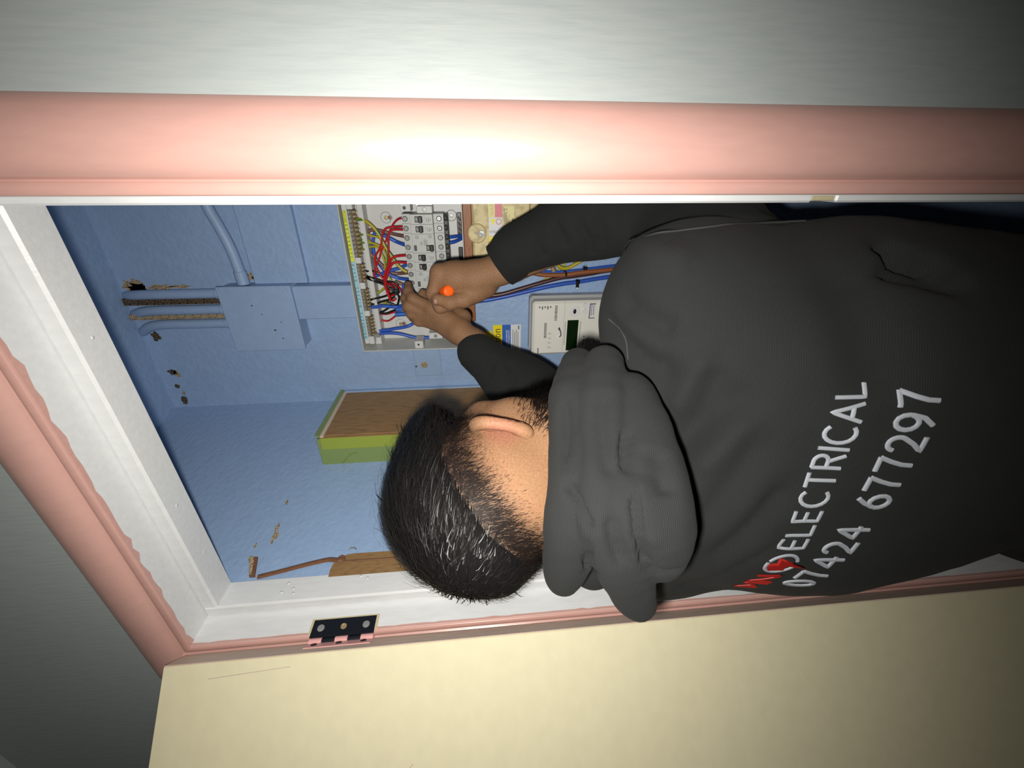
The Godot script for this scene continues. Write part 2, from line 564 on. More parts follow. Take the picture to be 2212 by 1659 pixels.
	# butt hinge
	for y0 in [0.1765, -1.25]:
		var hinge := Node3D.new()
		hinge.name = "hinge"
		door.add_child(hinge, true)
		hinge.position = pin - door.get_meta("base")
		hinge.set_meta("base", pin)
		var y1: float = y0 + 0.0965
		obj("frame_leaf", Shape.new().box(Vector3(-0.6395, y0, -0.4225), Vector3(-0.6376, y1, -0.3945), 0.0004), M.black_metal, hinge, "black steel leaf let into the white jamb")
		obj("leaf_recess", ragged(Vector3(-0.6386, y0 - 0.004, -0.4245), Vector3.UP, Vector3(0, 0, 1), 0.104, 0.024, 0.001), M.bare_wood, hinge)
		for q in [0.014, 0.0485, 0.083]:
			var at := Vector3(-0.6376, y0 + q, -0.4085)
			if absf(q - 0.0485) < 0.01:
				obj("screw_hole", Shape.new().lathe(at, Vector3.RIGHT, [[0.0, 0.0002], [0.0022, 0.0003], [0.0042, 0.0012], [0.0048, 0.0002]], 14), M.brass, hinge)
			else:
				var sc := Shape.new().lathe(at, Vector3.RIGHT, [[0.0056, 0.0], [0.0052, 0.0012], [0.003, 0.0018], [0.0, 0.002]], 16)
				obj("screw", sc, M.dull_steel, hinge)
		for k in 5:
			var a := Vector3(-0.6445, y0 + 0.0193 * k + 0.0003, -0.3915)
			obj("knuckle", Shape.new().cyl(a, a + Vector3(0, 0.0187, 0), 0.0056, 16), M.pink_metal if k % 2 == 0 else M.black_metal, hinge)
		s = Shape.new()
		s.xf = turn
		s.box(Vector3(0.0008, y0, -0.026), Vector3(0.0022, y1, -0.0005), 0.0003)
		obj("door_leaf", s, M.pink_metal, hinge, "leaf on the door edge, smeared with pink paint")
		for q in [0.012, 0.0485, 0.085]:
			s = Shape.new()
			s.xf = turn
			s.lathe(Vector3(0.0009, y0 + q, -0.0145), Vector3.LEFT, [[0.0048, 0.0], [0.0042, 0.0012], [0.0, 0.002]], 12)
			obj("screw", s, M.black_metal, hinge)
	# scuffs on the door's face
	for q in [[0.155, 0.118, 0.024, 0.9], [0.2, -0.155, 0.008, 0.4], [0.215, -0.15, 0.006, 1.6], [0.26, -0.44, 0.05, 0.45], [0.02, 0.335, 0.11, 1.52]]:
		s = Shape.new()
		s.xf = turn * Transform3D(Basis(Vector3(0, 0, 1), q[3]), Vector3(q[0], q[1], -0.0455))
		s.box(Vector3(-q[2] * 0.5, -0.0005, -0.00015), Vector3(q[2] * 0.5, 0.0005, 0.0001))
		obj("scratch", s, M.door_edge, door)


func wall_fittings() -> void:
	# three conduits from the ceiling into the junction box and one that leaves it to the right
	var g := "painted conduits on the back wall"
	var names := ["blue-painted conduit nearest the right, from ceiling to junction box", "middle of the three blue-painted conduits above the junction box", "leftmost blue-painted conduit, bending into the ceiling above junction box"]
	for i in 3:
		var x: float = [-0.2425, -0.2775, -0.3095][i]
		var lean: float = [-0.004, -0.008, -0.014][i]
		var t := thing("conduit", names[i], "conduit", Vector3(x, 0.53, -0.922), g)
		var p := PackedVector3Array([Vector3(x, 0.528, -0.921), Vector3(x, 0.62, -0.921), Vector3(x, 0.68, -0.922), Vector3(x + lean * 0.4, 0.715, -0.927), Vector3(x + lean * 1.3, 0.74, -0.938), Vector3(x + lean * 2.0, 0.756, -0.95)])
		obj("pipe", Shape.new().tube(curve(p, 5), 0.0101, 14), M.blue_smooth, t)
		obj("adaptor", Shape.new().lathe(Vector3(x, 0.529, -0.921), Vector3.UP, [[0.0, 0.0], [0.0118, 0.0], [0.0118, 0.021], [0.0103, 0.0225]], 16), M.blue_smooth, t)
	var t4 := thing("conduit", "blue-painted conduit running right from the side of the junction box", "conduit", Vector3(-0.22, 0.487, -0.915), g)
	obj("pipe", Shape.new().tube(curve(PackedVector3Array([Vector3(-0.222, 0.486, -0.914), Vector3(-0.18, 0.4875, -0.914), Vector3(-0.14, 0.492, -0.914), Vector3(-0.10, 0.502, -0.915), Vector3(-0.06, 0.512, -0.916), Vector3(0.06, 0.524, -0.917)]), 5), 0.0105, 14), M.blue_smooth, t4)
	obj("adaptor", Shape.new().lathe(Vector3(-0.222, 0.486, -0.914), Vector3(1, 0.03, 0), [[0.0, 0.0], [0.0122, 0.0], [0.0122, 0.026], [0.0107, 0.0275]], 16), M.blue_smooth, t4)
	var jb := thing("junction_box", "square blue-painted junction box with screwed lid, high on back wall", "junction box", Vector3(-0.293, 0.383, -0.93))
	obj("body", Shape.new().box(Vector3(-0.364, 0.386, -0.94), Vector3(-0.225, 0.529, -0.893), 0.002), M.blue_smooth, jb)
	obj("lid", Shape.new().box(Vector3(-0.3662, 0.3835, -0.8935), Vector3(-0.2212, 0.5322, -0.889), 0.0015), M.blue_smooth, jb)
	for q in [[-0.2275, 0.524], [-0.2315, 0.392], [-0.359, 0.524], [-0.359, 0.3895]]:
		obj("screw", Shape.new().lathe(Vector3(q[0], q[1], -0.889), Vector3.BACK, [[0.0038, 0.0], [0.0032, 0.0014], [0.0, 0.0014]], 12), M.blue_smooth, jb)
	for q in [[-0.262, 0.47, 0.0014], [-0.318, 0.437, 0.0018], [-0.338, 0.425, 0.0013], [-0.282, 0.455, 0.001], [-0.3, 0.42, 0.001]]:
		obj("paint_flake", Shape.new().ball(Vector3(q[0], q[1], -0.889), q[2], Vector3(1, 1.6, 0.2), 4, 7), M.chip_dark, jb)
	var tr := thing("trunking", "blue-painted cable trunking from junction box down to the open unit", "trunking", Vector3(-0.262, 0.25, -0.93))
	obj("channel", Shape.new().box(Vector3(-0.2985, 0.2515, -0.94), Vector3(-0.2275, 0.3865, -0.907), 0.001), M.blue_smooth, tr)
	obj("lid", Shape.new().box(Vector3(-0.2995, 0.2515, -0.907), Vector3(-0.2265, 0.3865, -0.902), 0.0015), M.blue_smooth, tr)
	# a painted-over backing plate left of the unit
	var pl := thing("backing_plate", "blue-painted backing plate with round hole, left of the open unit", "plate", Vector3(-0.43, 0.089, -0.94))
	obj("plate", Shape.new().box(Vector3(-0.4685, 0.089, -0.941), Vector3(-0.372, 0.1545, -0.937), 0.0012), M.blue_smooth, pl)
	obj("hole", Shape.new().lathe(Vector3(-0.4375, 0.1305, -0.937), Vector3.BACK, [[0.0, 0.0003], [0.0072, 0.0004], [0.0076, 0.0009], [0.0086, 0.0]], 18), M.chip_pale, pl, "round hole showing bare timber")
	obj("screw", Shape.new().lathe(Vector3(-0.441, 0.1505, -0.937), Vector3.BACK, [[0.0028, 0.0], [0.0024, 0.001], [0.0, 0.001]], 10), M.chip_dark, pl)
	obj("screw", Shape.new().lathe(Vector3(-0.4095, 0.137, -0.937), Vector3.BACK, [[0.0042, 0.0], [0.0036, 0.0016], [0.0, 0.0018]], 12), M.blue_smooth, pl)


func screw_face(parent: Node3D, at: Vector3, r: float, m: Material, cross := true) -> void:
	var o := obj("screw", Shape.new().lathe(at, Vector3.BACK, [[r, -0.002], [r, 0.0006], [r * 0.85, 0.0012], [0.0, 0.0013]], 12), m, parent)
	if cross:
		var s := Shape.new()
		s.xf = Transform3D(Basis(Vector3(0, 0, 1), rng.randf() * PI), at + Vector3(0, 0, 0.00125))
		s.box(Vector3(-r * 0.7, -r * 0.14, -0.0003), Vector3(r * 0.7, r * 0.14, 0.00025))
		s.box(Vector3(-r * 0.14, -r * 0.7, -0.0003), Vector3(r * 0.14, r * 0.7, 0.00025))
		if parent.get_meta("depth", 0) == 0:
			obj("slot", s, M.ink, o)


func breaker(cu: Node3D, x_right: float, modules: int, on := false) -> void:
	var w := 0.018 * modules - 0.0005
	var x0 := x_right - 0.018 * modules + 0.00025
	var y0 := 0.0535
	var zf := -0.862
	var prof := PackedVector2Array([Vector2(0, -0.055), Vector2(0, -0.0125), Vector2(0.0005, -0.012), Vector2(0.0195, -0.012), Vector2(0.0205, -0.0005), Vector2(0.021, 0), Vector2(0.0635, 0), Vector2(0.064, -0.0005), Vector2(0.065, -0.0115), Vector2(0.0655, -0.012), Vector2(0.0805, -0.012), Vector2(0.081, -0.0125), Vector2(0.081, -0.055)])
	var body := obj("circuit_breaker" if modules == 1 else "residual_current_device", Shape.new().prism(Vector3(x0, y0, zf), Vector3.UP, Vector3.BACK, prof, w), M.mcb, cu)
	body.set_meta("depth", 1)
	for k in modules:
		var xc := x_right - 0.018 * (k + 0.5)
		for y in [0.1285, 0.0625]:
			obj("terminal_screw", Shape.new().lathe(Vector3(xc, y, zf - 0.0125), Vector3.BACK, [[0.0039, 0.0], [0.0039, 0.0012], [0.0033, 0.0018], [0.0012, 0.0018], [0.0, 0.0008]], 12), M.bright_steel, body)
			obj("screw_well", Shape.new().lathe(Vector3(xc, y, zf - 0.0121), Vector3.BACK, [[0.0039, 0.0002], [0.0052, 0.0002], [0.0054, 0.0]], 14), M.mcb_dark, body)
	var xt := x_right - 0.018 * (modules - 0.5) + (0.0005 if modules == 2 else 0.0)
	var yt := 0.0935 if modules == 1 else 0.0758
	var half := 0.0056
	var tg := Shape.new()
	tg.box(Vector3(xt - half, yt, zf - 0.001), Vector3(xt + half, yt + 0.0148, zf + 0.0012), 0.0004)
	tg.box(Vector3(xt - half * 1.12, yt + 0.0005, zf), Vector3(xt + half * 1.12, yt + 0.0072, zf + 0.0085), 0.0012)
	obj("toggle", tg, M.black_plastic, body)
	put("print", letters("OFF", 0.0042), M.white_ink, body, "", Vector3(xt, yt + 0.0112, zf + 0.0013))
	var pr := Shape.new()
	for q in ([[0.002, 0.031, 0.006], [0.002, 0.0275, 0.008], [-0.004, 0.034, 0.002], [0.001, 0.0245, 0.005]] if modules == 1 else [[-0.012, 0.056, 0.006], [-0.012, 0.0535, 0.007], [-0.012, 0.051, 0.006], [0.0, 0.047, 0.006], [0.0, 0.0445, 0.007], [-0.002, 0.040, 0.012], [-0.002, 0.0375, 0.012], [-0.002, 0.035, 0.010], [-0.013, 0.03, 0.006], [-0.013, 0.0275, 0.007], [-0.013, 0.025, 0.004]]):
		var c: float = x0 + w * 0.5 + q[0] * -1.0 * (1.0 if modules == 2 else 0.6)
		pr.box(Vector3(c - q[2] * 0.5, y0 + q[1], zf), Vector3(c + q[2] * 0.5, y0 + q[1] + 0.0009, zf + 0.00012))
	obj("print", pr, M.grey_ink, body)
	if modules == 2:
		obj("test_button", Shape.new().box(Vector3(xt - 0.0053, 0.1096, zf - 0.001), Vector3(xt + 0.0053, 0.1148, zf + 0.0016), 0.0005), M.mcb_dark, body)


func consumer_unit() -> void:
	var cu := thing("consumer_unit", "open white consumer unit with breakers and wiring exposed on blue wall", "fuse box", Vector3(-0.155, 0.018, -0.938))
	var s := Shape.new()
	s.box(Vector3(-0.364, 0.018, -0.9395), Vector3(0.045, 0.25, -0.934))
	obj("back_plate", s, M.cu_white, cu)
	s = Shape.new()
	s.box(Vector3(-0.3645, 0.018, -0.939), Vector3(-0.3622, 0.25, -0.86), 0.0006)
	s.box(Vector3(0.043, 0.018, -0.939), Vector3(0.0455, 0.25, -0.86), 0.0006)
	s.box(Vector3(-0.3645, 0.248, -0.939), Vector3(0.0455, 0.2502, -0.86), 0.0006)
	s.box(Vector3(-0.3645, 0.0165, -0.939), Vector3(0.0455, 0.0187, -0.892), 0.0006)
	obj("case_side", s, M.cu_case, cu)
	# label strips over the terminal bars
	obj("label_strip", Shape.new().box(Vector3(-0.1712, 0.2385, -0.8725), Vector3(-0.075, 0.2445, -0.87), 0.0003), M.yellow_label, cu, "yellow numbered strip")
	obj("label_strip", Shape.new().box(Vector3(-0.339, 0.2385, -0.8725), Vector3(-0.172, 0.2445, -0.87), 0.0003), M.blue_label, cu, "pale blue numbered strip")
	var marks := []
	for k in 12:
		marks.append([str(k + 1), -0.1615 + 0.00755 * k])
	var blue_marks := ["N", "N", "11", "10", "9", "8", "7", "6", "", "N", "1", "2", "3", "4", "5", "", "N", "5", "6", "7", "8"]
	for k in blue_marks.size():
		marks.append([blue_marks[k], -0.3335 + 0.0078 * k])
	for q in marks:
		if q[0] != "":
			put("print", letters(q[0], 0.0062), M.ink, cu, "", Vector3(q[1], 0.2414, -0.8699))
	obj("strip_holder", Shape.new().box(Vector3(-0.35, 0.2365, -0.878), Vector3(0.04, 0.2455, -0.8725), 0.0005), M.cu_white, cu)
	for q in [[-0.163, -0.0742, 11], [-0.2137, -0.1762, 5], [-0.2742, -0.2284, 6], [-0.3332, -0.2878, 6]]:
		var bar := obj("terminal_bar", Shape.new().box(Vector3(q[0], 0.2245, -0.889), Vector3(q[1], 0.2365, -0.8755), 0.0008), M.dark_brass, cu, "brass terminal bar")
		bar.set_meta("depth", 1)
		for k in q[2]:
			var xk: float = lerpf(q[0], q[1], (k + 0.5) / q[2])
			obj("screw", Shape.new().lathe(Vector3(xk, 0.2335, -0.8765), Vector3.BACK, [[0.0036, 0.0], [0.0036, 0.0035], [0.0028, 0.0045], [0.001, 0.0045], [0.0, 0.003]], 10), M.bright_steel, bar)
			obj("lug", Shape.new().box(Vector3(xk - 0.0019, 0.2225, -0.887), Vector3(xk + 0.0019, 0.2275, -0.874), 0.0006), M.brass, bar)
	for q in [[-0.1755, -0.1635], [-0.2278, -0.2145], [-0.2872, -0.275], [-0.352, -0.334], [-0.0735, -0.05]]:
		obj("bar_support", Shape.new().box(Vector3(q[0], 0.2255, -0.892), Vector3(q[1], 0.2365, -0.8735), 0.0008), M.cu_white, cu)
	obj("bar_rail", Shape.new().box(Vector3(-0.335, 0.2125, -0.934), Vector3(0.043, 0.2235, -0.898), 0.001), M.cu_white, cu)
	obj("bar_support", Shape.new().box(Vector3(-0.3615, 0.2155, -0.934), Vector3(-0.342, 0.229, -0.896), 0.001), M.cu_white, cu)
	obj("cable_clamp", Shape.new().box(Vector3(-0.3425, 0.216, -0.905), Vector3(-0.334, 0.2285, -0.888), 0.0008), M.dull_steel, cu)
	# mounting holes with screws
	for q in [[-0.0942, 0.1755], [-0.3264, 0.174], [-0.0911, 0.0405]]:
		obj("mounting_boss", Shape.new().lathe(Vector3(q[0], q[1], -0.934), Vector3.BACK, [[0.0, 0.0008], [0.0095, 0.0008], [0.0105, 0.0022], [0.0118, 0.0]], 24), M.cu_white, cu)
		obj("fixing_screw", Shape.new().lathe(Vector3(q[0] - 0.0006, q[1], -0.9332), Vector3.BACK, [[0.0042, 0.0], [0.0036, 0.0022], [0.0, 0.0024]], 12), M.brass if q[1] > 0.1 else M.dull_steel, cu)
		if q[1] > 0.1:
			obj("slot_hole", Shape.new().lathe(Vector3(q[0] - 0.0002, q[1] - 0.008, -0.9333), Vector3.BACK, [[0.0, 0.0003], [0.0042, 0.0003], [0.0046, 0.0]], 12), M.brown_wire, cu)
	# rail, its end clamps, breakers
	obj("din_rail", Shape.new().box(Vector3(-0.336, 0.0765, -0.934), Vector3(0.04, 0.1105, -0.918), 0.0008), M.steel, cu)
	for q in [[-0.0822, -0.069], [-0.3498, -0.3355]]:
		var c := obj("end_clamp", Shape.new().box(Vector3(q[0], 0.0755, -0.93), Vector3(q[1], 0.106, -0.888), 0.001), M.cu_white, cu)
		c.set_meta("depth", 1)
		screw_face(c, Vector3((q[0] + q[1]) * 0.5, 0.091, -0.888), 0.0042, M.dull_steel)
	obj("cover_post", Shape.new().box(Vector3(-0.0795, 0.118, -0.934), Vector3(-0.0645, 0.138, -0.89), 0.001), M.cu_white, cu)
	obj("cover_post", Shape.new().box(Vector3(-0.3618, 0.1175, -0.9), Vector3(-0.345, 0.1365, -0.864), 0.001), M.cu_white, cu)
	obj("fixing_screw", Shape.new().lathe(Vector3(-0.353, 0.128, -0.864), Vector3.BACK, [[0.0026, 0.0], [0.0022, 0.0008], [0.0, 0.0008]], 10), M.mcb_dark, cu)
	obj("fixing_screw", Shape.new().lathe(Vector3(-0.0725, 0.13, -0.89), Vector3.BACK, [[0.0034, 0.0], [0.0028, 0.001], [0.0, 0.001]], 10), M.mcb_dark, cu)
	var x := -0.0819
	for m in [1, 1, 2, 1, 1, 2, 1, 1, 2]:
		breaker(cu, x, m)
		x -= 0.018 * m
	s = Shape.new().box(Vector3(-0.305, 0.0455, -0.905), Vector3(-0.083, 0.0533, -0.876), 0.001)
	for k in 11:
		s.ball(Vector3(-0.09 - 0.018 * k, 0.0495, -0.876), 0.0052, Vector3(1.2, 0.8, 0.8), 5, 8)
	obj("busbar", s, M.mcb_dark, cu)
	# slots for the tails in the foot of the case
	for q in [[-0.1362, -0.0848], [-0.1825, -0.155], [-0.3, -0.24]]:
		obj("cable_slot", Shape.new().box(Vector3(q[0], 0.0195, -0.9345), Vector3(q[1], 0.0292, -0.9315), 0.0012), M.black_plastic, cu)
	for q in [-0.128, -0.118, -0.108, -0.097]:
		obj("strand", Shape.new().tube(PackedVector3Array([Vector3(q - 0.004, 0.022, -0.931), Vector3(q + 0.004, 0.026, -0.931)]), 0.0018, 6), M.dark_brown_wire, cu)
	# ---- wires
	var red := [
		pv([-.0911,.1351,-.892,-.094,.1454,-.896,-.1014,.155,-.902,-.1109,.1625,-.906,-.122,.1686,-.9,-.1339,.1747,-.9,-.1459,.182,-.9,-.157,.1887,-.9,-.1682,.1932,-.9,-.1796,.1995,-.9,-.1922,.2057,-.9,-.2027,.2096,-.9,-.211,.2094,-.9,-.2161,.2002,-.9,-.2197,.189,-.9,-.2237,.1718,-.9,-.2337,.162,-.905,-.2475,.1584,-.91]),
		pv([-.1073,.1352,-.892,-.1082,.1516,-.896,-.1095,.1651,-.896,-.1133,.1745,-.896,-.1234,.1809,-.896,-.1375,.1841,-.896,-.1507,.1899,-.896,-.1606,.1976,-.896,-.1719,.2027,-.896,-.1844,.2029,-.896,-.1961,.2,-.896,-.2091,.1938,-.896,-.2212,.185,-.896,-.2348,.1749,-.91,-.2512,.1693,-.915]),
		pv([-.1134,.1353,-.89,-.1131,.1507,-.893,-.1149,.1609,-.893,-.1216,.1666,-.893,-.1318,.1693,-.893,-.1471,.1714,-.893,-.1627,.173,-.893,-.1728,.1738,-.893,-.1854,.1784,-.893,-.198,.1847,-.893,-.2109,.1883,-.893,-.224,.1889,-.893,-.2373,.1861,-.893,-.2517,.1827,-.9,-.2632,.1802,-.905,-.2598,.1721,-.91]),
		pv([-.164,.1345,-.894,-.1656,.1524,-.898,-.1683,.1643,-.898,-.1739,.1707,-.898,-.1842,.1756,-.898,-.1957,.1812,-.898,-.2074,.1863,-.898,-.2217,.1883,-.898,-.2387,.1854,-.898,-.2507,.1786,-.905,-.2473,.1692,-.91]),
		pv([-.178,.1333,-.886,-.177,.1502,-.889,-.1774,.1617,-.889,-.1824,.1693,-.889,-.1926,.1752,-.889,-.2042,.1808,-.889,-.2159,.1859,-.889,-.2266,.1874,-.889,-.2387,.1856,-.889,-.2523,.1821,-.889,-.2594,.1806,-.892]),
		pv([-.2926,.2186,-.91,-.2953,.2012,-.91,-.2926,.1864,-.91,-.2895,.1771,-.91]), pv([-.3056,.2203,-.912,-.3104,.2093,-.912,-.312,.1983,-.912,-.3074,.1887,-.912,-.2988,.1775,-.912]),
	]
	for p in red:
		obj("red_wire", Shape.new().tube(curve(p, 4), 0.00205 if p.size() != 11 else 0.0026, 8), M.red_wire, cu)
	for p in [
		pv([-.1272,.1378,-.9,-.1252,.159,-.915,-.1209,.1755,-.915,-.1173,.1897,-.915,-.1158,.2008,-.915,-.1182,.2101,-.915,-.1257,.217,-.915,-.1356,.2191,-.915,-.1479,.2194,-.915,-.1593,.2166,-.915,-.1674,.211,-.915,-.1767,.2031,-.915,-.1862,.1951,-.915,-.1946,.1881,-.915]),
		pv([-.2006,.1363,-.898,-.2052,.1571,-.912,-.205,.1689,-.912,-.2018,.1768,-.912,-.1963,.1855,-.912]),
		pv([-.2317,.1419,-.905,-.2296,.154,-.912,-.2257,.162,-.912,-.2219,.1711,-.912]),
	]:
		obj("brown_wire", Shape.new().tube(curve(p, 4), 0.0036, 10), M.brown_wire, cu)
	for p in [
		pv([-.1445,.1376,-.9,-.1404,.1548,-.912,-.1347,.1655,-.912,-.1293,.175,-.912,-.1268,.1837,-.912,-.13,.1933,-.912]),
		pv([-.1211,.1997,-.92,-.131,.2038,-.92,-.1421,.2067,-.92,-.1557,.2079,-.92,-.1683,.2075,-.92,-.18,.2034,-.92,-.1919,.1969,-.92,-.2022,.1901,-.92,-.2077,.1849,-.92]),
		pv([-.183,.1372,-.898,-.1918,.1544,-.905,-.1957,.1689,-.905,-.1998,.1836,-.905,-.2043,.1959,-.905,-.208,.2088,-.905]),
		pv([-.2157,.1374,-.898,-.2153,.1577,-.908,-.2106,.1714,-.908,-.2062,.1803,-.908]),
		pv([-.2177,.139,-.895,-.2242,.1469,-.895,-.2313,.1513,-.895,-.2411,.1531,-.895,-.2497,.1553,-.895]),
		pv([-.2703,.2259,-.885,-.2703,.2115,-.885,-.2684,.1984,-.885,-.2703,.1826,-.885,-.2712,.1687,-.885,-.2727,.1504,-.9]),
		pv([-.3293,.2177,-.9,-.3293,.1986,-.9,-.3265,.1814,-.9,-.3244,.1643,-.9,-.3206,.1492,-.9,-.3161,.1391,-.905]),
		pv([-.3359,.2164,-.897,-.3357,.1934,-.897,-.3378,.1745,-.897,-.343,.157,-.897,-.3483,.1383,-.897,-.3494,.1212,-.897,-.3496,.1064,-.897]),
		pv([-.1308,.0525,-.9,-.1304,.0373,-.91,-.1314,.0219,-.93]), pv([-.1418,.0512,-.9,-.1402,.0357,-.908,-.1365,.02,-.93]),
	]:
		obj("blue_wire", Shape.new().tube(curve(p, 4), 0.0036, 10), M.blue_wire, cu)
	for p in [pv([-.2867,.18,-.913,-.2849,.1669,-.913,-.2827,.1521,-.913]), pv([-.2963,.1787,-.908,-.2954,.1675,-.908,-.2947,.1484,-.908])]:
		obj("cable_sheath", Shape.new().tube(p, 0.0052, 10), M.dark_brown_wire if p[0].y > 0.194 else M.sticker_blue, cu)
	var earth := [
		pv([-.0928,.2304,-.885,-.0939,.2184,-.9,-.1003,.2063,-.9,-.1099,.1968,-.9,-.1207,.1896,-.9,-.1327,.1846,-.9,-.1448,.1796,-.9,-.1561,.1744,-.9,-.1686,.1669,-.9,-.1825,.1595,-.9,-.1943,.1493,-.9,-.1998,.1406,-.9]), pv([-.1216,.2286,-.886,-.123,.2155,-.905,-.1267,.2026,-.905,-.1303,.1886,-.905,-.139,.1819,-.905]), pv([-.1301,.2289,-.886,-.1338,.2183,-.91,-.1394,.2079,-.91,-.1451,.1997,-.91,-.1508,.1903,-.91,-.1588,.1834,-.91,-.1703,.1815,-.91,-.1842,.1846,-.91,-.1958,.1886,-.91]),
		pv([-.1371,.2301,-.886,-.1386,.2155,-.904,-.1421,.1992,-.904,-.1478,.1887,-.904,-.1536,.1781,-.904,-.1625,.1725,-.904]), pv([-.1512,.2281,-.886,-.15,.218,-.907,-.1479,.2041,-.907,-.1514,.1955,-.907,-.1651,.1883,-.907,-.18,.1858,-.907,-.1952,.1856,-.907,-.2072,.1826,-.907,-.2181,.177,-.907]), pv([-.145,.2282,-.886,-.1443,.2223,-.91,-.1419,.2105,-.91]), pv([-.2522,.2211,-.915,-.2474,.2117,-.915,-.242,.2022,-.915,-.236,.1949,-.915]), pv([-.2723,.2035,-.91,-.269,.1975,-.91,-.2669,.1917,-.91]),
	]
	for i in earth.size():
		var p := curve(earth[i], 4)
		var r := 0.0033 if i == 0 else 0.0023
		var w := obj("earth_wire", Shape.new().tube(p, r, 8), M.earth_yellow, cu, "green and yellow earth wire")
		var off := PackedVector3Array()
		for q in p:
			off.append(q + Vector3(-0.0006, -0.0009, 0.0002) * (r / 0.0023))
		obj("green_stripe", Shape.new().tube(off, r * 0.82, 8), M.earth_green, w)
	for p in [
		pv([-.1955,.2292,-.888,-.196,.2193,-.9,-.1974,.2079,-.9,-.2077,.1955,-.9,-.2162,.185,-.9]), pv([-.203,.2293,-.888,-.2075,.2191,-.896,-.2124,.2071,-.896,-.2187,.1917,-.896,-.2189,.18,-.896,-.2216,.1662,-.896,-.2277,.1611,-.896]), pv([-.2056,.2297,-.888,-.2153,.2174,-.899,-.2216,.202,-.899,-.2292,.1878,-.899,-.2392,.1773,-.899,-.2492,.169,-.899]),
		pv([-.2042,.2289,-.888,-.2133,.2156,-.903,-.2227,.1994,-.903,-.2327,.183,-.903,-.2366,.174,-.903,-.2405,.1661,-.903]), pv([-.2577,.2289,-.886,-.255,.2176,-.895,-.2523,.2022,-.895,-.248,.1866,-.895,-.2427,.173,-.895,-.2463,.1628,-.895]), pv([-.2632,.2303,-.886,-.2678,.2184,-.9,-.2625,.2003,-.9,-.2595,.1869,-.9,-.2531,.173,-.9]), pv([-.261,.1897,-.89,-.2657,.1796,-.89,-.2704,.1715,-.89,-.2649,.166,-.89,-.2549,.1626,-.89,-.2484,.1553,-.89]), pv([-.29,.2197,-.912,-.2894,.2063,-.912,-.2827,.1943,-.912,-.2791,.1871,-.912]),
		pv([-.2898,.2185,-.906,-.2923,.2001,-.906,-.2878,.1851,-.906,-.2845,.1758,-.906]), pv([-.2267,.1854,-.894,-.2354,.1771,-.894,-.238,.1692,-.894,-.2479,.1645,-.894,-.2579,.1622,-.894]), pv([-.2262,.1826,-.906,-.2301,.1724,-.906,-.2364,.166,-.906,-.2463,.1637,-.906]),
	]:
		obj("black_wire", Shape.new().tube(curve(p, 4), 0.0021, 8), M.black_wire, cu)


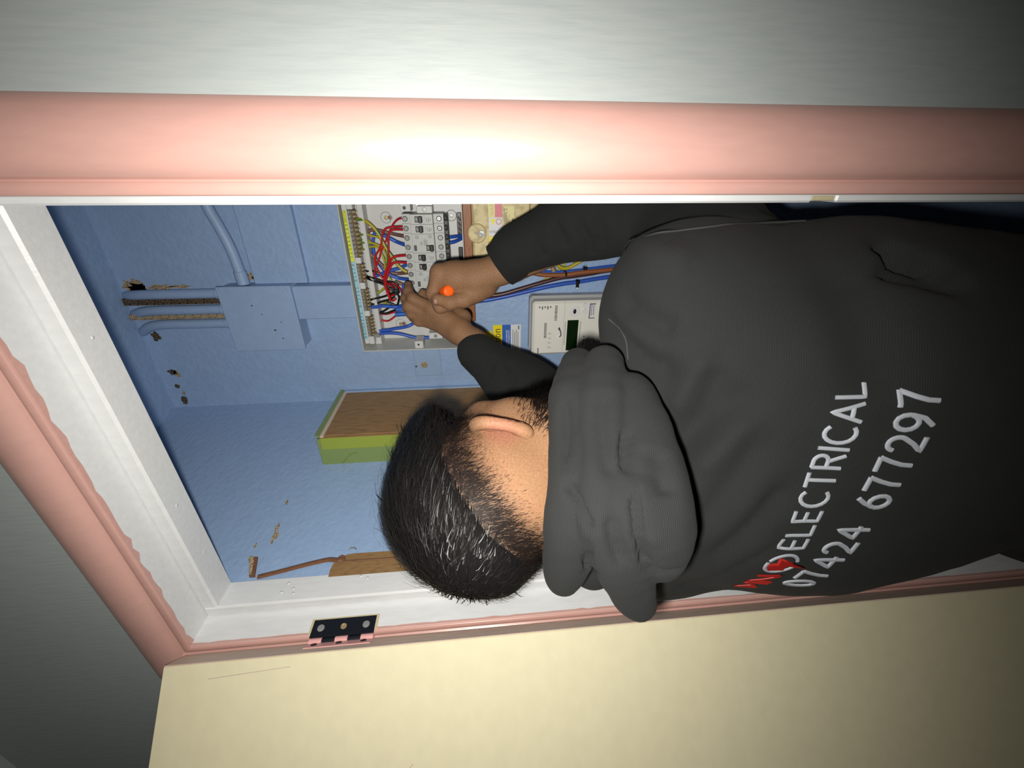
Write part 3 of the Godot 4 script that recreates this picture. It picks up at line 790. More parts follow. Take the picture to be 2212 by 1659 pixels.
func meter_and_cables() -> void:
	# wooden batten under the unit
	var b := thing("timber_batten", "orange-brown timber batten under the open consumer unit", "batten", Vector3(-0.14, 0.0, -0.94))
	obj("board", Shape.new().box(Vector3(-0.316, -0.0015, -0.94), Vector3(0.04, 0.0158, -0.903), 0.0012), M.batten, b)
	# the supplier's cut-out
	var c := thing("service_fuse_box", "cream service fuse box with stickers under the batten, beside the jamb", "fuse box", Vector3(-0.07, -0.19, -0.94))
	obj("housing", Shape.new().box(Vector3(-0.168, -0.122, -0.94), Vector3(0.045, -0.002, -0.886), 0.004), M.cream, c)
	obj("base", Shape.new().box(Vector3(-0.188, -0.168, -0.94), Vector3(0.045, -0.12, -0.9), 0.003), M.cream, c)
	obj("boss", Shape.new().lathe(Vector3(-0.121, -0.012, -0.887), Vector3.BACK, [[0.0198, 0.0], [0.019, 0.004], [0.0165, 0.0055], [0.0, 0.0055]], 28), M.cream, c)
	obj("seal_screw", Shape.new().lathe(Vector3(-0.1212, -0.0215, -0.8815), Vector3.BACK, [[0.0068, 0.0], [0.006, 0.0012], [0.0, 0.0014]], 18), M.dull_steel, c)
	obj("seal_wire", Shape.new().tube(curve(PackedVector3Array([Vector3(-0.118, -0.0075, -0.8805), Vector3(-0.1215, -0.013, -0.8795), Vector3(-0.1195, -0.018, -0.88), Vector3(-0.124, -0.0235, -0.8795)]), 4), 0.0012, 6), M.dull_steel, c)
	obj("sticker", Shape.new().box(Vector3(-0.0903, -0.0635, -0.8862), Vector3(-0.02, -0.049, -0.8856)), M.sticker_pink, c, "pink and yellow warning sticker")
	obj("sticker", Shape.new().box(Vector3(-0.0903, -0.049, -0.8862), Vector3(-0.02, -0.0357, -0.8856)), M.sticker_pale, c)
	put("print", letters("WARNING", 0.0105), M.earth_yellow, c, "", Vector3(-0.0633, -0.0432, -0.8855))
	obj("sticker", Shape.new().box(Vector3(-0.1262, -0.0637, -0.8862), Vector3(-0.0908, -0.0364, -0.8855)), M.sticker, c, "white sticker with yellow triangle and red ring")
	var tri := Shape.new().prism(Vector3(-0.0995, -0.0455, -0.8856), Vector3.RIGHT, Vector3.UP, PackedVector2Array([Vector2(0.0055, 0.006), Vector2(0.0055, -0.0055), Vector2(-0.0062, 0.0002)]), 0.0003)
	obj("triangle", tri, M.sticker_yellow, c)
	obj("ring", Shape.new().lathe(Vector3(-0.0985, -0.0566, -0.8856), Vector3.BACK, [[0.0058, 0.0], [0.0058, 0.0003], [0.0046, 0.0003], [0.0046, 0.0]], 22), M.red_wire, c)
	var oc := put("print", letters("octopus", 0.0072), M.grey_ink, c, "", Vector3(-0.1185, -0.05, -0.8854))
	oc.rotation.z = PI / 2
	obj("sticker", Shape.new().prism(Vector3(-0.1, -0.076, -0.8862), Vector3.RIGHT, Vector3.UP, PackedVector2Array([Vector2(-0.02, -0.012), Vector2(0.03, -0.012), Vector2(0.03, 0.008), Vector2(0.02, 0.006), Vector2(0.011, 0.001), Vector2(0.018, -0.004), Vector2(-0.006, -0.004), Vector2(-0.02, 0.004)]), 0.0005), M.sticker_pale, c)
	put("print", letters("SERVICE", 0.0085), M.grey_ink, c, "", Vector3(-0.0885, -0.0715, -0.8855))
	obj("sticker", Shape.new().box(Vector3(-0.155, -0.072, -0.8862), Vector3(-0.128, -0.0365, -0.8856)), M.sticker_yellow, c)
	obj("sticker", Shape.new().box(Vector3(-0.182, -0.141, -0.9002), Vector3(-0.12, -0.126, -0.8994)), M.sticker_pink, c)
	obj("terminal_cap", Shape.new().box(Vector3(-0.184, -0.176, -0.93), Vector3(-0.165, -0.166, -0.894), 0.003), M.cream, c)
	obj("terminal_cap", Shape.new().cyl(Vector3(-0.176, -0.15, -0.905), Vector3(-0.176, -0.15, -0.892), 0.006, 14), M.cream, c)
	var stub := thing("terminal_block", "small brass terminal with cream cap, below the service fuse box", "terminal", Vector3(-0.185, -0.165, -0.92))
	obj("brass_end", Shape.new().cyl(Vector3(-.1946, -.1741, -.9), Vector3(-.2038, -.1789, -.9), 0.005, 10), M.brass, stub)
	# cables on the wall
	var set := [
		["thick bright blue cable clipped to the wall, lowest of the cables", pv([-.2792,.0171,-.925,-.278,.0036,-.93,-.2736,-.0338,-.93,-.2655,-.0787,-.93,-.2559,-.1237,-.93,-.2464,-.1686,-.93,-.2391,-.2136,-.93,-.236,-.2437,-.93,-.2294,-.2889,-.93,-.2243,-.3343,-.93,-.2183,-.4107,-.93]), 0.0048, "blue_wire"],
		["dark brown cable running down the wall just above the blue one", pv([-.2614,-.0086,-.916,-.2631,-.0233,-.921,-.2588,-.0632,-.921,-.2472,-.1076,-.921,-.2351,-.1517,-.921,-.2243,-.1958,-.921,-.2209,-.2254,-.921,-.2152,-.2698,-.921,-.2087,-.3142,-.921,-.203,-.4045,-.921]), 0.0048, "dark_brown_wire"],
		["orange-brown cable emerging from under the service fuse box", pv([-.2045,-.1153,-.918,-.2098,-.1299,-.918,-.2145,-.1505,-.918,-.2163,-.1726,-.918,-.2163,-.2095,-.918,-.2125,-.2389,-.918,-.2089,-.2833,-.918,-.2066,-.313,-.918,-.1965,-.4022,-.918]), 0.005, "orange_brown"],
		["thin blue cable above the orange-brown one, by the brass terminal", pv([-.2105,-.1375,-.93,-.2124,-.1671,-.93,-.213,-.1969,-.93,-.2113,-.2267,-.93,-.2082,-.2565,-.93,-.2051,-.2863,-.93,-.202,-.3163,-.93,-.1933,-.4065,-.93]), 0.0042, "blue_wire"],
	]
	for q in set:
		var t := thing("cable", q[0], "cable", q[1][0], "cables below the unit")
		obj("sheath", Shape.new().tube(curve(q[1], 5), q[2], 12), M[q[3]], t)
	var e := [
		["green and yellow earth cable curving up from the brass terminal", pv([-.1917,-.1883,-.915,-.196,-.1915,-.915,-.2011,-.202,-.915,-.1999,-.2151,-.915,-.1931,-.2278,-.915,-.1849,-.2433,-.915,-.1781,-.2573,-.915,-.1699,-.2667,-.915,-.1603,-.2701,-.915,-.1495,-.2705,-.915]), 0.0042],
		["thin green and yellow earth cable crossing behind the brown cables", pv([-.2373,-.1508,-.934,-.2288,-.1685,-.934,-.2195,-.1831,-.934,-.2081,-.1974,-.934,-.1939,-.2114,-.934,-.177,-.2251,-.934,-.1632,-.2358,-.934]), 0.0028],
		["yellow and green earth cable lying along the dark brown cable", pv([-.2598,-.0045,-.932,-.26,-.0267,-.932,-.2597,-.064,-.932,-.2579,-.0879,-.932,-.2501,-.1088,-.932]), 0.0032],
	]
	for q in e:
		var t := thing("earth_cable", q[0], "cable", q[1][0], "earth cables below the unit")
		var p := curve(q[1], 5)
		obj("sheath", Shape.new().tube(p, q[2], 12), M.earth_yellow, t)
		var off := PackedVector3Array()
		for w in p:
			off.append(w + Vector3(-0.35, 0.2, 0.55) * q[2] * 0.55)
		obj("green_stripe", Shape.new().tube(off, q[2] * 0.62, 8), M.earth_green, t)
	for q in [[Vector3(-.2347, -.2409, -.925), Vector3(-.2508, -.2428, -.932), "black cable clip with silver nail holding the blue cable"], [Vector3(-.2042, -.2556, -.925), Vector3(-.2017, -.2582, -.932), "grey round cable clip above the thin blue cable"]]:
		var t := thing("cable_clip", q[2], "clip", q[0])
		obj("saddle", Shape.new().box(q[0] - Vector3(0.0045, 0.0045, 0.008), q[0] + Vector3(0.0045, 0.0045, 0.0055), 0.0015), M.black_plastic, t)
		obj("foot", Shape.new().tube(PackedVector3Array([q[0] - Vector3(0, 0, 0.003), q[1]]), 0.0038, 8), M.black_plastic, t)
		obj("nail", Shape.new().lathe(q[1], Vector3.BACK, [[0.0034, 0.0], [0.003, 0.0035], [0.0, 0.0045]], 12), M.steel, t)
	var tie := thing("cable_tie", "black cable tie round the brown and blue cables", "cable tie", Vector3(-.2112, -.2086, -.915))
	obj("band", Shape.new().tube(curve(pv([-.207,-.2067,-.925,-.2074,-.206,-.911,-.2125,-.2093,-.911,-.2194,-.21,-.916]), 4), 0.0022, 8), M.black_plastic, tie)
	# meter
	var m := thing("electricity_meter", "white electricity meter with dark display, on the wall beside the shoulder", "meter", Vector3(-0.33, -0.32, -0.94))
	var s := Shape.new().box(Vector3(-0.3985, -0.34, -0.94), Vector3(-0.262, -0.1285, -0.908), 0.006)
	obj("case_base", s, M.meter_side, m)
	s = Shape.new().box(Vector3(-0.396, -0.337, -0.91), Vector3(-0.2665, -0.131, -0.88), 0.005)
	obj("case_front", s, M.meter, m)
	obj("cover_line", Shape.new().box(Vector3(-0.3955, -0.2045, -0.8802), Vector3(-0.267, -0.2036, -0.8795)), M.meter_side, m)
	obj("display", Shape.new().box(Vector3(-0.3865, -0.2385, -0.8802), Vector3(-0.3112, -0.2125, -0.8793), 0.0003), M.lcd, m, "dark green blank display")
	obj("optical_port", Shape.new().lathe(Vector3(-0.2905, -0.2275, -0.88), Vector3.BACK, [[0.0125, 0.0], [0.012, 0.0008], [0.0, 0.0008]], 24), M.sticker, m)
	obj("port_eye", Shape.new().ball(Vector3(-0.2905, -0.2275, -0.8793), 0.006, Vector3(1.0, 0.62, 0.2), 6, 12), M.black_plastic, m)
	obj("button", Shape.new().cyl(Vector3(-0.2775, -0.2505, -0.88), Vector3(-0.2775, -0.2505, -0.8775), 0.0065, 18), M.sticker, m)
	obj("button", Shape.new().cyl(Vector3(-0.291, -0.2515, -0.88), Vector3(-0.291, -0.2515, -0.8775), 0.0062, 18), M.sticker, m)
	for k in 3:
		var x := -0.352 - 0.0095 * k
		var tr := Shape.new().prism(Vector3(x, -0.2535, -0.8798), Vector3.RIGHT, Vector3.UP, PackedVector2Array([Vector2(-0.0018, -0.0016), Vector2(0.0018, -0.0016), Vector2(0.0, 0.002)]), 0.0003)
		obj("arrow_mark", tr, M.ink, m)
	obj("rating_frame", Shape.new().box(Vector3(-0.3085, -0.2755, -0.8802), Vector3(-0.273, -0.2615, -0.8794), 0.0003), M.navy, m)
	obj("rating_label", Shape.new().box(Vector3(-0.3065, -0.2752, -0.88), Vector3(-0.275, -0.2632, -0.879)), M.sticker, m)
	# small print: bars, ticks and lines of type
	s = Shape.new()
	for k in 9:
		s.box(Vector3(-0.278 - 0.0028 * k, -0.2672, -0.8791), Vector3(-0.2762 - 0.0028 * k, -0.265, -0.8788))
		s.box(Vector3(-0.279 - 0.0026 * k, -0.2722, -0.8791), Vector3(-0.2774 - 0.0026 * k, -0.2698, -0.8788))
	for q in [[-0.2755, -0.1845], [-0.3155, -0.1615]]:
		var x: float = q[0]
		for k in 26:
			var w := rng.randf_range(0.0004, 0.0013)
			x -= w + rng.randf_range(0.0003, 0.0009)
			s.box(Vector3(x, q[1] - 0.003, -0.8801), Vector3(x + w, q[1] + 0.003, -0.8797))
	for k in 4:
		for j in 3:
			s.box(Vector3(-0.3405 - 0.0115 * k - 0.004, -0.1705 - 0.0025 * j, -0.8801), Vector3(-0.3405 - 0.0115 * k + (0.001 if j == 0 else -0.0012), -0.1697 - 0.0025 * j, -0.8797))
	for k in 5:
		s.box(Vector3(-0.281 - 0.003 * (k % 2), -0.148 - 0.0062 * k, -0.8801), Vector3(-0.2768, -0.145 - 0.0062 * k, -0.8797))
	for k in 9:
		var w := rng.randf_range(0.02, 0.045)
		s.box(Vector3(-0.392, -0.262 - 0.0042 * k, -0.8801), Vector3(-0.392 + w, -0.2612 - 0.0042 * k, -0.8797))
	for k in 20:
		s.box(Vector3(-0.3165 - 0.0029 * k, -0.209, -0.8801), Vector3(-0.3152 - 0.0029 * k, -0.2068, -0.8797))
		s.box(Vector3(-0.3165 - 0.0029 * k, -0.2445, -0.8801), Vector3(-0.3152 - 0.0029 * k, -0.2422, -0.8797))
	s.box(Vector3(-0.397 + 0.004, -0.147, -0.8801), Vector3(-0.378, -0.1445, -0.8797))
	obj("print", s, M.grey_ink, m)
	obj("seal_cord", Shape.new().tube(curve(pv([-.3291,-.1913,-.876,-.334,-.1945,-.876,-.3267,-.1927,-.876,-.3364,-.1963,-.876,-.3461,-.198,-.876,-.3501,-.1941,-.876]), 4), 0.0013, 6), M.grip, m)
	obj("seal_tab", Shape.new().box(Vector3(-.3541, -.1917, -.879), Vector3(-.3485, -.1963, -.876), 0.0005), M.white_ink, m)
	# notices on the wall
	var n := thing("caution_notice", "yellow, blue and white caution notice on the wall by the sleeve", "notice", Vector3(-0.39, -0.115, -0.94))
	obj("yellow_band", Shape.new().box(Vector3(-0.436, -0.0655, -0.9402), Vector3(-0.3395, -0.0432, -0.9394)), M.sticker_yellow, n)
	obj("blue_band", Shape.new().box(Vector3(-0.436, -0.0865, -0.9402), Vector3(-0.3395, -0.0655, -0.9394)), M.sticker_blue, n)
	obj("white_band", Shape.new().box(Vector3(-0.436, -0.1115, -0.9402), Vector3(-0.3395, -0.0865, -0.9394)), M.sticker, n)
	put("print", letters("Caution", 0.0205), M.ink, n, "", Vector3(-0.384, -0.0545, -0.9393))
	s = Shape.new()
	for q in [["combustible materials", -0.0762, -0.3805], ["close to this equipment", -0.0815, -0.383]]:
		put("print", letters(q[0], 0.0056), M.white_ink, n, "", Vector3(q[2], q[1], -0.9393))
	s.box(Vector3(-0.352, -0.1075, -0.9395), Vector3(-0.3425, -0.1045, -0.9392))
	for k in 4:
		s.box(Vector3(-0.43, -0.0925 - 0.0042 * k, -0.9395), Vector3(-0.352 - 0.006 * (k % 2), -0.0912 - 0.0042 * k, -0.9392))
	obj("print", s, M.grey_ink, n)
	var n2 := thing("yellow_notice", "plain yellow notice half under the cuff, above the caution notice", "notice", Vector3(-0.395, -0.04, -0.94))
	obj("sheet", Shape.new().box(Vector3(-0.44, -0.0405, -0.9402), Vector3(-0.355, -0.0084, -0.9395)), M.sticker_yellow, n2)


func left_side() -> void:
	# an old cupboard on the left wall, its edges bound with green tape
	var t := thing("wooden_wall_box", "wooden wall box with green taped edges in the cupboard corner", "cabinet", Vector3(-0.54, -0.2, -0.84))
	obj("carcass", Shape.new().box(Vector3(-0.58, -0.2, -0.939), Vector3(-0.504, 0.337, -0.736), 0.001), M.wood, t)
	obj("front_panel", Shape.new().box(Vector3(-0.506, -0.2, -0.93), Vector3(-0.5025, 0.330, -0.742), 0.0008), M.wood, t)
	obj("edge_strip", Shape.new().box(Vector3(-0.506, 0.3275, -0.932), Vector3(-0.5005, 0.335, -0.737), 0.0006), M.strip, t, "pale strip along the top edge")
	obj("grey_side", Shape.new().box(Vector3(-0.52, -0.2, -0.9395), Vector3(-0.4995, 0.334, -0.9275), 0.002), M.blue_smooth, t)
	obj("tape", Shape.new().box(Vector3(-0.583, -0.2, -0.7362), Vector3(-0.5055, 0.3415, -0.7325), 0.0012), M.tape_under, t)
	var s := Shape.new()
	s.box(Vector3(-0.532, -0.2, -0.7345), Vector3(-0.5035, 0.334, -0.7315), 0.001)
	obj("tape", s, M.tape, t, "brighter green tape along the near edge")
	var top := PackedVector2Array()
	for i in 25:
		top.append(Vector2(-0.737 - 0.2 * i / 24.0 + 0.004, 0.3345))
	for i in 49:
		top.append(Vector2(-0.933 + 0.2 * i / 48.0, 0.3425 + (0.0012 if i % 2 else 0.0)))
	obj("tape_rim", Shape.new().prism(Vector3(-0.5005, 0, 0), Vector3(0, 0, 1), Vector3.UP, PackedVector2Array(Array(top).map(func(q): return q)), -0.004), M.tape_under, t, "pinked green rim along the top")
	obj("crease", Shape.new().tube(curve(PackedVector3Array([Vector3(-0.57, 0.3, -0.7318), Vector3(-0.56, 0.29, -0.731), Vector3(-0.548, 0.278, -0.7312), Vector3(-0.545, 0.263, -0.7318)]), 4), 0.0012, 6), M.tape_under, t)
	# odds and ends hanging behind the left jamb
	var n := Vector3(0.9806, 0, 0.1961)
	var al := Vector3(0.1961, 0, -0.9806)
	var r := thing("leather_case", "brown rounded leather case hanging behind the left jamb", "case", Vector3(-0.61, 0.0, -0.515))
	var poly := PackedVector2Array()
	for q in [[-0.03, -0.1], [0.011, -0.1], [0.012, 0.16], [0.0125, 0.23], [0.0115, 0.243], [0.008, 0.253], [0.002, 0.2605], [-0.006, 0.265], [-0.015, 0.267], [-0.03, 0.267]]:
		poly.append(Vector2(q[0], q[1]))
	obj("body", Shape.new().prism(Vector3(-0.6127, 0, -0.5115), al, Vector3.UP, poly, -0.014), M.leather, r)
	obj("seam", Shape.new().tube(PackedVector3Array([Vector3(-0.6, 0.25, -0.5), Vector3(-0.6, 0.1, -0.499)]), 0.0011, 6), M.strap, r)
	obj("eyelet", Shape.new().lathe(Vector3(-0.6005, 0.2475, -0.5055), n, [[0.0068, -0.001], [0.0062, 0.0016], [0.0042, 0.0016], [0.0038, 0.0002], [0.0, 0.0002]], 18), M.strap, r)
	obj("clip", Shape.new().tube(PackedVector3Array([Vector3(-0.5995, 0.2395, -0.5225), Vector3(-0.5985, 0.237, -0.5255), Vector3(-0.5985, 0.2295, -0.5255), Vector3(-0.5995, 0.2265, -0.5225)]), 0.001, 6), M.dull_steel, r)
	var st := thing("leather_strap", "narrow brown leather strap running up from the case eyelet", "strap", Vector3(-0.61, 0.25, -0.505))
	obj("band", Shape.new().tube(curve(PackedVector3Array([Vector3(-0.5975, 0.244, -0.5015), Vector3(-0.597, 0.2505, -0.5005), Vector3(-0.598, 0.2565, -0.502), Vector3(-0.601, 0.272, -0.506), Vector3(-0.606, 0.31, -0.503), Vector3(-0.611, 0.345, -0.499), Vector3(-0.6155, 0.385, -0.494)]), 5), 0.0042, 8, -1.0, 0.35, n), M.strap, st)
	var pc := thing("flaking_bracket", "flat bracket with flaking cream paint on left wall near the jamb corner", "bracket", Vector3(-0.612, 0.4, -0.515))
	obj("plate", Shape.new().prism(Vector3(-0.6105, 0.0, -0.5135), al, Vector3.UP, PackedVector2Array([Vector2(-0.019, 0.399), Vector2(-0.019, 0.3905), Vector2(0.0165, 0.3985), Vector2(0.0165, 0.4125)]), -0.004), M.strap, pc)
	obj("flaking_paint", Shape.new().prism(Vector3(-0.6065, 0.0, -0.5127), al, Vector3.UP, PackedVector2Array([Vector2(-0.017, 0.398), Vector2(-0.016, 0.394), Vector2(-0.006, 0.397), Vector2(0.0, 0.3985), Vector2(0.006, 0.399), Vector2(0.012, 0.4015), Vector2(0.0155, 0.403), Vector2(0.0155, 0.411), Vector2(0.008, 0.4095), Vector2(0.006, 0.406), Vector2(-0.002, 0.4045), Vector2(-0.008, 0.401)]), -0.0012), M.chip_pale, pc)


# ---- soft shapes: tapered capsules and ellipsoids joined with a smooth minimum, meshed as surface nets
class Field:
	var kind := PackedInt32Array()
	var a := PackedVector3Array()
	var b := PackedVector3Array()
	var inv := PackedFloat32Array()
	var ra := PackedFloat32Array()
	var dr := PackedFloat32Array()
	var turn := []
	var k := 0.03
	var every := PackedInt32Array()
	var lo := Vector3(9, 9, 9)
	var hi := Vector3(-9, -9, -9)

	func _init(prims: Array, soft: float) -> void:
		k = soft
		for p in prims:
			every.append(kind.size())
			kind.append(p[0])
			a.append(Vector3(p[1], p[2], p[3]))
			var r := 0.0
			if p[0] == 0:
				var e := Vector3(p[4], p[5], p[6])
				b.append(e - a[-1])
				inv.append(1.0 / maxf(b[-1].length_squared(), 1e-9))
				ra.append(p[7])
				dr.append(p[8] - p[7])
				turn.append(Basis.IDENTITY)
				r = maxf(p[7], p[8])
				lo = lo.min(e - Vector3.ONE * r)
				hi = hi.max(e + Vector3.ONE * r)
			else:
				b.append(Vector3(1.0 / p[4], 1.0 / p[5], 1.0 / p[6]))
				inv.append(0.0)
				ra.append(0.0)
				dr.append(0.0)
				turn.append(Basis(Vector3.UP, deg_to_rad(p[7])) * Basis(Vector3.RIGHT, deg_to_rad(p[8])) * Basis(Vector3.BACK, deg_to_rad(p[9])))
				r = maxf(p[4], maxf(p[5], p[6]))
			lo = lo.min(a[-1] - Vector3.ONE * r)
			hi = hi.max(a[-1] + Vector3.ONE * r)

	func one(i: int, p: Vector3) -> float:
		if kind[i] == 0:
			var q := p - a[i]
			var t := clampf(q.dot(b[i]) * inv[i], 0.0, 1.0)
			return (q - b[i] * t).length() - (ra[i] + dr[i] * t)
		var m: Basis = turn[i]
		var s: Vector3 = ((p - a[i]) * m) * b[i]
		var k0 := s.length()
		return k0 * (k0 - 1.0) / maxf((s * b[i]).length(), 1e-6)

	func at(p: Vector3, ids: PackedInt32Array) -> float:
		var d := 1e9
		for i in ids:
			var e := one(i, p)
			var h := maxf(k - absf(d - e), 0.0) / k
			d = minf(d, e) - h * h * k * 0.25
		return d

	func slope(p: Vector3, ids: PackedInt32Array) -> Vector3:
		var e := 0.0008
		var d := at(p, ids)
		return Vector3(at(p + Vector3(e, 0, 0), ids) - d, at(p + Vector3(0, e, 0), ids) - d, at(p + Vector3(0, 0, e), ids) - d).normalized()

	# where a ray meets the surface
	func hit(o: Vector3, d: Vector3) -> Vector3:
		var t := 0.0
		for n in 80:
			var e := at(o + d * t, every)
			if e < 0.0002:
				break
			t += e * 0.85
		return o + d * t


# vertices, normals and triangles of a field; push(v, n) moves each vertex along its normal
func nets(f: Field, cell: float, push = null, keep = null) -> Dictionary:
	var lo := f.lo - Vector3.ONE * cell * 2.0
	var size := f.hi - lo + Vector3.ONE * cell * 2.0
	var nb := Vector3i((size / (cell * 8.0)).ceil())
	var rb := cell * 4.0 * 1.733
	var ids_of := {}
	var v := PackedVector3Array()
	var n := PackedVector3Array()
	var owner_ids := []
	var edges := []
	for bx in nb.x:
		for by in nb.y:
			for bz in nb.z:
				var o := lo + Vector3(bx, by, bz) * cell * 8.0
				var mid := o + Vector3.ONE * cell * 4.0
				var ds := PackedFloat32Array()
				var dm := 1e9
				for i in f.every:
					var e := f.one(i, mid)
					ds.append(e)
					dm = minf(dm, e)
				if dm > rb * 1.5 + f.k or f.at(mid, f.every) < -rb * 1.6:
					continue
				var ids := PackedInt32Array()
				for i in f.every:
					if ds[i] <= dm + 2.2 * rb + f.k:
						ids.append(i)
				var val := PackedFloat32Array()
				val.resize(729)
				for x in 9:
					for y in 9:
						for z in 9:
							val[(x * 9 + y) * 9 + z] = f.at(o + Vector3(x, y, z) * cell, ids)
				for x in 8:
					for y in 8:
						for z in 8:
							var c := (x * 9 + y) * 9 + z
							var v0 := val[c]
							var inside := v0 < 0.0
							if (val[c + 1] < 0.0) == inside and (val[c + 9] < 0.0) == inside and (val[c + 10] < 0.0) == inside and (val[c + 81] < 0.0) == inside and (val[c + 82] < 0.0) == inside and (val[c + 90] < 0.0) == inside and (val[c + 91] < 0.0) == inside:
								continue
							var p := o + Vector3(x + 0.5, y + 0.5, z + 0.5) * cell
							var g := f.slope(p, ids)
							p -= g * clampf(f.at(p, ids), -cell, cell)
							p -= g * clampf(f.at(p, ids), -cell, cell) * 0.9
							var gx := bx * 8 + x
							var gy := by * 8 + y
							var gz := bz * 8 + z
							ids_of[(gx * 4096 + gy) * 4096 + gz] = v.size()
							v.append(p)
							n.append(f.slope(p, ids))
							if (val[c + 81] < 0.0) != inside:
								edges.append([gx, gy, gz, 0])
							if (val[c + 9] < 0.0) != inside:
								edges.append([gx, gy, gz, 1])
							if (val[c + 1] < 0.0) != inside:
								edges.append([gx, gy, gz, 2])
	var tris := PackedInt32Array()
	for e in edges:
		var key: int = (e[0] * 4096 + e[1]) * 4096 + e[2]
		var s1: int = [4096, 1, 4096 * 4096][e[3]]
		var s2: int = [1, 4096 * 4096, 4096][e[3]]
		var q := [ids_of.get(key, -1), ids_of.get(key - s1, -1), ids_of.get(key - s1 - s2, -1), ids_of.get(key - s2, -1)]
		if q.has(-1):
			continue
		var nn := n[q[0]] + n[q[1]] + n[q[2]] + n[q[3]]
		if (v[q[2]] - v[q[0]]).cross(v[q[1]] - v[q[0]]).dot(nn) < 0.0:
			q.reverse()
		if keep != null and not keep.call((v[q[0]] + v[q[2]]) * 0.5):
			continue
		tris.append_array([q[0], q[1], q[2], q[0], q[2], q[3]])
	if push != null:
		for i in v.size():
			v[i] += n[i] * push.call(v[i], n[i])
		n = smooth_normals(v, tris, n)
	return {"v": v, "n": n, "i": tris}


func smooth_normals(v: PackedVector3Array, tris: PackedInt32Array, old: PackedVector3Array) -> PackedVector3Array:
	var n := PackedVector3Array()
	n.resize(v.size())
	for i in tris.size() / 3:
		var a := tris[i * 3]
		var b := tris[i * 3 + 1]
		var c := tris[i * 3 + 2]
		var x := (v[c] - v[a]).cross(v[b] - v[a])
		n[a] += x
		n[b] += x
		n[c] += x
	for i in v.size():
		n[i] = n[i].normalized() if n[i].length_squared() > 1e-16 else old[i]
	return n


func net_mesh(parts: Array, tint = null) -> ArrayMesh:
	var v := PackedVector3Array()
	var n := PackedVector3Array()
	var c := PackedColorArray()
	var ix := PackedInt32Array()
	for p in parts:
		var first := v.size()
		v.append_array(p.v)
		n.append_array(p.n)
		for i in p.i:
			ix.append(first + i)
		for q in p.v:
			c.append(tint.call(q) if tint != null else Color.WHITE)
	var a := []
	a.resize(Mesh.ARRAY_MAX)
	a[Mesh.ARRAY_VERTEX] = v
	a[Mesh.ARRAY_NORMAL] = n
	a[Mesh.ARRAY_COLOR] = c
	a[Mesh.ARRAY_INDEX] = ix
	var m := ArrayMesh.new()
	m.add_surface_from_arrays(Mesh.PRIMITIVE_TRIANGLES, a)
	return m


# sum of grooves (negative height) and ridges along lines lying on a surface: [points, width, height]
func folds(list: Array) -> Callable:
	var boxes := []
	for f in list:
		var box := AABB(f[0][0], Vector3.ZERO)
		for p in f[0]:
			box = box.expand(p)
		boxes.append(box.grow(f[1] * 2.6))
	return func(p: Vector3, _n: Vector3) -> float:
		var h := 0.0
		for i in list.size():
			if not boxes[i].has_point(p):
				continue
			var pts: PackedVector3Array = list[i][0]
			var d := 1e9
			var along := 0.0
			for j in pts.size() - 1:
				var ab := pts[j + 1] - pts[j]
				var t := clampf((p - pts[j]).dot(ab) / maxf(ab.length_squared(), 1e-9), 0.0, 1.0)
				var e := p.distance_to(pts[j] + ab * t)
				if e < d:
					d = e
					along = (j + t) / (pts.size() - 1)
			var w: float = list[i][1]
			h += list[i][2] * exp(-d * d / (w * w)) * minf(1.0, minf(along, 1.0 - along) * 5.0 + 0.15)
		return h


const HC := Vector3(-0.308, -0.018, -0.335)


# how deep inside the hair a point of the head lies: below 0 bare skin, above 1 full hair
func hair_at(p: Vector3) -> float:
	var d := p - HC
	var az := rad_to_deg(atan2(d.x, d.z))
	var table := [[-180, 0.052], [-140, 0.048], [-105, 0.03], [-80, 0.016], [-50, -0.03], [-15, -0.046], [9, -0.026], [23, -0.004], [42, 0.017], [70, 0.036], [95, 0.037], [120, 0.036], [145, 0.046], [180, 0.052]]
	var th := 0.05
	for i in table.size() - 1:
		if az >= table[i][0] and az <= table[i + 1][0]:
			th = lerpf(table[i][1], table[i + 1][1], (az - table[i][0]) / float(table[i + 1][0] - table[i][0]))
	return (d.y - th) / 0.03 + 0.5


func ribbon(st: Shape, root: Vector3, nrm: Vector3, dir: Vector3, length: float, lift: float, width: float, bend := 0.09, ruffle := 0.0) -> void:
	var side := dir.cross(nrm).normalized()
	var sway := side * rng.randf_range(-ruffle, ruffle) + dir * rng.randf_range(-ruffle, ruffle)
	var prev := root - nrm * 0.0025
	var pw := side * width * 0.5
	for i in 3:
		var s := (i + 1) / 3.0
		var q := root + dir * length * s + nrm * (length * lift * sin(s * 2.2) - length * s * length * s * 0.5 / bend)
		var w := pw * (1.0 - s) * 1.4 if i < 2 else Vector3.ZERO
		var nn := (nrm + dir * 0.25 + sway).normalized()
		var a := prev - pw
		var b := prev + pw
		st.tri(a, b, q + w, nn, nn, nn)
		if i < 2:
			st.tri(a, q + w, q - w, nn, nn, nn)
		prev = q
		pw = w if i < 2 else pw


